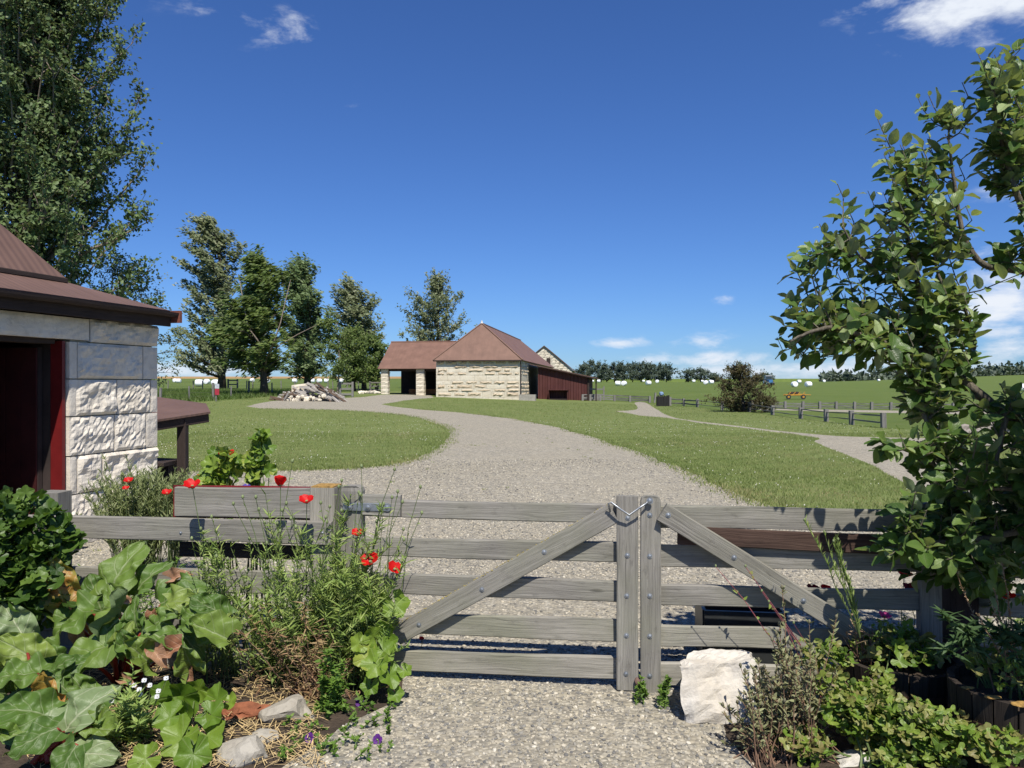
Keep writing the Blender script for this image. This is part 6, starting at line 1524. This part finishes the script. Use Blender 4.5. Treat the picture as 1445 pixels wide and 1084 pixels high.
stemmy('red_stalks', 'thin pinkish columbine stalks arching across the right gate', [(G(1195, 1000), P(1075, 835, 3.85)), (G(1190, 1000), P(1052, 800, 3.88)), (G(1190, 1010), P(1085, 850, 3.8)), (G(1180, 1005), P(1010, 800, 3.9)), (G(1200, 1000), P(1120, 880, 3.75))], colum_m, m_simple('pink_stalk', (.30, .09, .10), .6, .3, 20, 0), 8, .03, .018, 12, G(1190, 1003), heads=.8, head_r=.006)
stemmy('lupin_plant', 'palmate lupin leaves in the barrel at the right edge', [((B2[0] - .1 + rd.gauss(0, .04), B2[1] + .05, B2[2] - .04), P(1375 + rd.gauss(0, 22), 895 + rd.gauss(0, 14), 3.35)) for _ in range(16)] + [((B2[0] + .05, B2[1] + .05, B2[2] - .04), P(1435 + rd.gauss(0, 12), 890 + rd.gauss(0, 14), 3.3)) for _ in range(10)], m_blade('lupin_leaf', [(.04, .08, .03), (.07, .125, .045), (.10, .16, .06)], .25), stem_g, 75, .07, .014, 13, (B2[0], B2[1], B2[2] - .05), lo=.8, up=.15)
stemmy('dry_flower_spikes', 'dry straw-brown flower spikes standing in the barrel at the right edge', [((B2[0] - .03 + rd.gauss(0, .05), B2[1], B2[2] - .04), P(1405 + rd.gauss(0, 20), 850 + rd.gauss(0, 18), 3.32)) for _ in range(7)] + [((B2[0] - .12, B2[1], B2[2] - .04), P(1345, 790, 3.5))], m_blade('dry_spike', [(.22, .15, .08), (.34, .25, .14), (.42, .33, .2)], .1), stem_dry, 90, .016, .008, 14, (B2[0], B2[1], B2[2] - .05), lo=.45, up=.6)
stemmy('iris_leaves', 'few dry strap leaves and stems at the left of the nearer barrel', [((B1[0] - .18 + rd.gauss(0, .03), B1[1], B1[2] - .04), P(1215 + rd.gauss(0, 14), 885 + rd.gauss(0, 22), 3.8)) for _ in range(12)], m_blade('dry_strap', [(.2, .13, .08), (.32, .22, .14), (.14, .16, .06)], .1), stem_dry, 26, .07, .008, 15, (B1[0] - .18, B1[1], B1[2] - .05), up=.2)
stemmy('young_weeds', 'tiny green weeds at the foot of the gate stile', fan(10, 905, 985, 905, 966, 3.98, 5, (5, 6), .02) + fan(12, 938, 995, 940, 965, 3.95, 5, (5, 8), .02), herb_m, stem_g, 330, .02, .008, 16, G(925, 990))
stemmy('bed_weeds', 'scattered small weeds and seedlings along the bed edge', [(G(x, y_), G(x, y_) + Vector((rd.gauss(0, .03), rd.gauss(0, .03), rd.uniform(.03, .08)))) for x, y_ in [(rd.uniform(390, 560), rd.uniform(995, 1075)) for _ in range(60)]], herb_m, stem_g, 200, .022, .012, 17, G(470, 1040))
stemmy('bed_weeds', 'shaded low weeds under the apple tree behind the barrels', [(GD(px_, D_), GD(px_, D_) + Vector((rd.gauss(0, .05), rd.gauss(0, .05), rd.uniform(.1, .35)))) for px_, D_ in [(rd.uniform(1230, 1460), rd.uniform(3.9, 4.9)) for _ in range(90)]], feather_m, stem_g, 90, .04, .010, 18, GD(1340, 4.3))
stemmy('bed_weeds', 'weeds and grass under the left boards near the outbuilding', [(GD(px_, D_), GD(px_, D_) + Vector((rd.gauss(0, .05), rd.gauss(0, .05), rd.uniform(.1, .3)))) for px_, D_ in [(rd.uniform(60, 330), rd.uniform(4.7, 6.2)) for _ in range(150)]], herb_m, stem_g, 90, .05, .010, 19, GD(200, 5.4))
stemmy('bed_weeds', 'small leafy weeds in the bottom right corner', [(G(x, y_), G(x, y_) + Vector((rd.gauss(0, .04), rd.gauss(0, .04), rd.uniform(.04, .14)))) for x, y_ in [(rd.uniform(1300, 1450), rd.uniform(1030, 1084)) for _ in range(80)]], feather_m, stem_g, 120, .035, .012, 20, G(1390, 1065))

# ------------------------------------------------------------------ flowers
def pet(t): return .52 * math.sin(math.pi * min(1, .08 + .80 * t)) ** .7
def flower(label, head, base, r, pm, seed, cat='flower', name='poppy', tilt=(0, -.35, .9), group=None, npet=4, close=.42):
    rd_ = random.Random(seed); head, base = Vector(head), Vector(base)
    t = thing(name, base, label, cat, group)
    mb = MB(); mb.tube(wander(base, head, 6, .03), [.003, .0028, .0026, .0024, .0022, .002, .002], 5); mb.build('stem', stem_g, t); r = r * 1.5
    ax = Vector(tilt).normalized(); o1 = ax.orthogonal().normalized(); o2 = ax.cross(o1)
    for k in range(npet):
        a = k * 2 * math.pi / npet + rd_.uniform(-.2, .2); out = o1 * math.cos(a) + o2 * math.sin(a)
        tp_ = leaf_grid(6, 6, pet, .35, -.25 * close, .05, 5, 0, seed + k * 2.0)
        d = out * (1 - close * .5) + ax * close; M3 = frames(np.array([tuple(d)]), np.array([tuple(ax - out * .6)]))[0]
        V = (tp_[0] * r * (1.0 if k % 2 else .92)) @ M3.T + np.array(head)
        T = tris(tp_[1]); add_mesh('petal', V, T, pm, t, uv=np.array(tp_[2])[T.ravel()], smooth=True)
    mb = MB(); mb.tube([head, head + ax * r * .3], [r * .16, r * .13], 7); mb.build('centre', pod_m, t)
    return t
def pf(lab, px, py, D, bpx, bpy, r, pm, sd_, **k): return flower(lab, P(px, py + 6, D), G(bpx, bpy) if bpy else Vector(bpx), r, pm, sd_, **k)
pf('red poppy over the top fence board, leftmost one', 272, 683, 4.25, 320, 960, .040, poppy_red, 1)
pf('red poppy standing highest before the top board, near its right end', 396, 680, 4.2, 405, 962, .040, poppy_red, 2, tilt=(0, -.1, 1), close=.75)
pf('red poppy just left of the lichened fence post', 433, 704, 4.2, 430, 962, .036, poppy_red, 3)
pf('red poppy before the hanging stile below the hinge', 505, 750, 4.15, 480, 965, .030, poppy_red, 4)
pf('largest red poppy before the second gate rail', 524, 789, 4.1, 500, 968, .042, poppy_red, 5, tilt=(-.2, -.5, .8))
pf('red poppy hanging in front of the gate, rightmost of the left clump', 556, 799, 4.1, 520, 968, .034, poppy_red, 6, tilt=(.3, -.5, .7))
pf('left of the paired red poppies on the lime green mallow', 315, 637, 4.78, (-1.75, 4.78, 0), None, .026, poppy_red, 7)
pf('right of the paired red poppies on the lime green mallow', 323, 637, 4.8, (-1.74, 4.8, 0), None, .032, poppy_red, 8)
pf('small red poppy beside the top board\'s left corner', 284, 671, 4.9, (-1.98, 4.9, .2), None, .028, poppy_red, 9)
pf('red poppy over the lavender near the wall', 182, 675, 6.2, (-3.05, 6.2, .05), None, .034, poppy_red, 10)
pf('orange-red poppy in front of the lavender', 236, 692, 6.0, (-2.66, 6.0, .05), None, .034, poppy_red, 11)
pf('tiny red poppy low in the lavender', 178, 685, 6.1, (-3.05, 6.1, .05), None, .024, poppy_red, 12)
pf('violet flower at the red edge of the top board', 348, 684, 4.7, (-1.62, 4.7, 0), None, .022, violet_p, 13, name='violet_flower')
pf('dark crimson flower seen through the right gate, left one', 1147, 828, 4.6, 1147, 890, .030, poppy_dk, 14)
pf('crimson flower seen through the right gate, right one', 1166, 829, 4.6, 1166, 890, .030, poppy_red, 15)
pf('red poppy behind the right gate under the apple leaves', 1276, 808, 4.5, 1270, 900, .034, poppy_red, 16)
pf('dark crimson poppy just below the red one behind the gate', 1284, 828, 4.5, 1290, 900, .036, poppy_dk, 17)
pf('pinkish red poppy right of the gate\'s hanging stile', 1316, 820, 4.4, 1320, 905, .024, poppy_red, 18)
pf('bright pink flower above the nearer barrel', 1248, 866, 3.85, (B1[0] - .12, B1[1], B1[2] - .04), None, .024, pink_p, 19, name='pink_flower')
pf('red poppy high on the right under the tree', 1418, 838, 3.7, (2.3, 3.7, .05), None, .032, poppy_red, 20)
pf('small red flower low beside the dark fence post', 1326, 876, 4.2, 1330, 930, .018, poppy_red, 21)
pf('single fallen-looking red poppy bloom between the lower gate rails', 595, 897, 4.62, 595, 931, .014, poppy_red, 22)
for k, (px, py, lab) in enumerate([(392, 998, 'small purple viola at the foot of the flat edging stone'), (508, 990, 'purple viola below the hollyhock'), (533, 1042, 'lone purple viola on the gravel edge'), (437, 1040, 'dark purple viola right of the flat edging stone')]):
    pf(lab, px, py - 4, G(px, py + 6).y, px, py + 8, .017, purple_p, 30 + k, name='viola', tilt=(0, -.8, .5), npet=5, close=.2)
for k, (px, py) in enumerate([(197, 968), (204, 955), (212, 962), (235, 952), (222, 978), (198, 975), (190, 962), (183, 958), (158, 984), (186, 1005), (196, 998), (178, 1008), (192, 1012), (224, 970)]):
    pf('white stock floret in the cluster between rhubarb and marrow', px, py, 3.5 + .02 * (k % 4), 190 + (k % 5) * 3, 1040, .0095, white_p, 50 + k, name='stock_flower', group='white stock flowers', tilt=(0, -.6, .7), close=.3)

# ------------------------------------------------------------------ mulch, terracotta
n = 2600; px_ = rng.uniform(40, 460, n); py_ = rng.uniform(930, 1084, n)
mb = MB()
for a, b in zip(px_, py_):
    if a > 330 and b < 950: continue
    g_ = G(a, b); an = rd.random() * 6.283; L = rd.uniform(.03, .11); d = Vector((math.cos(an), math.sin(an), rd.gauss(.05, .15))) * L / 2; w_ = Vector((-math.sin(an), math.cos(an), 0)) * .0016
    c = g_ + UP * rd.uniform(.004, .03); mb.raw([c - d - w_, c - d + w_, c + d + w_, c + d - w_], [(0, 1, 2, 3)])
tag(mb.build('straw_mulch', straw_m), 'dry straw mulch strewn over the left garden bed', 'straw', kind='stuff')
for k, (px, py, s) in enumerate(((345, 1003, .085), (318, 1000, .05), (372, 1000, .05))):
    g_ = G(px, py + 10); o = lump('terracotta_shard', g_ + UP * .03, s, terra, 70 + k, 3, .5, None, (1.2, .7, .42)); tag(o, ['largest crumbling terracotta lump in the straw by the marrow', 'small terracotta lump left of the largest one', 'small terracotta lump right of the largest one'][k], 'shard')
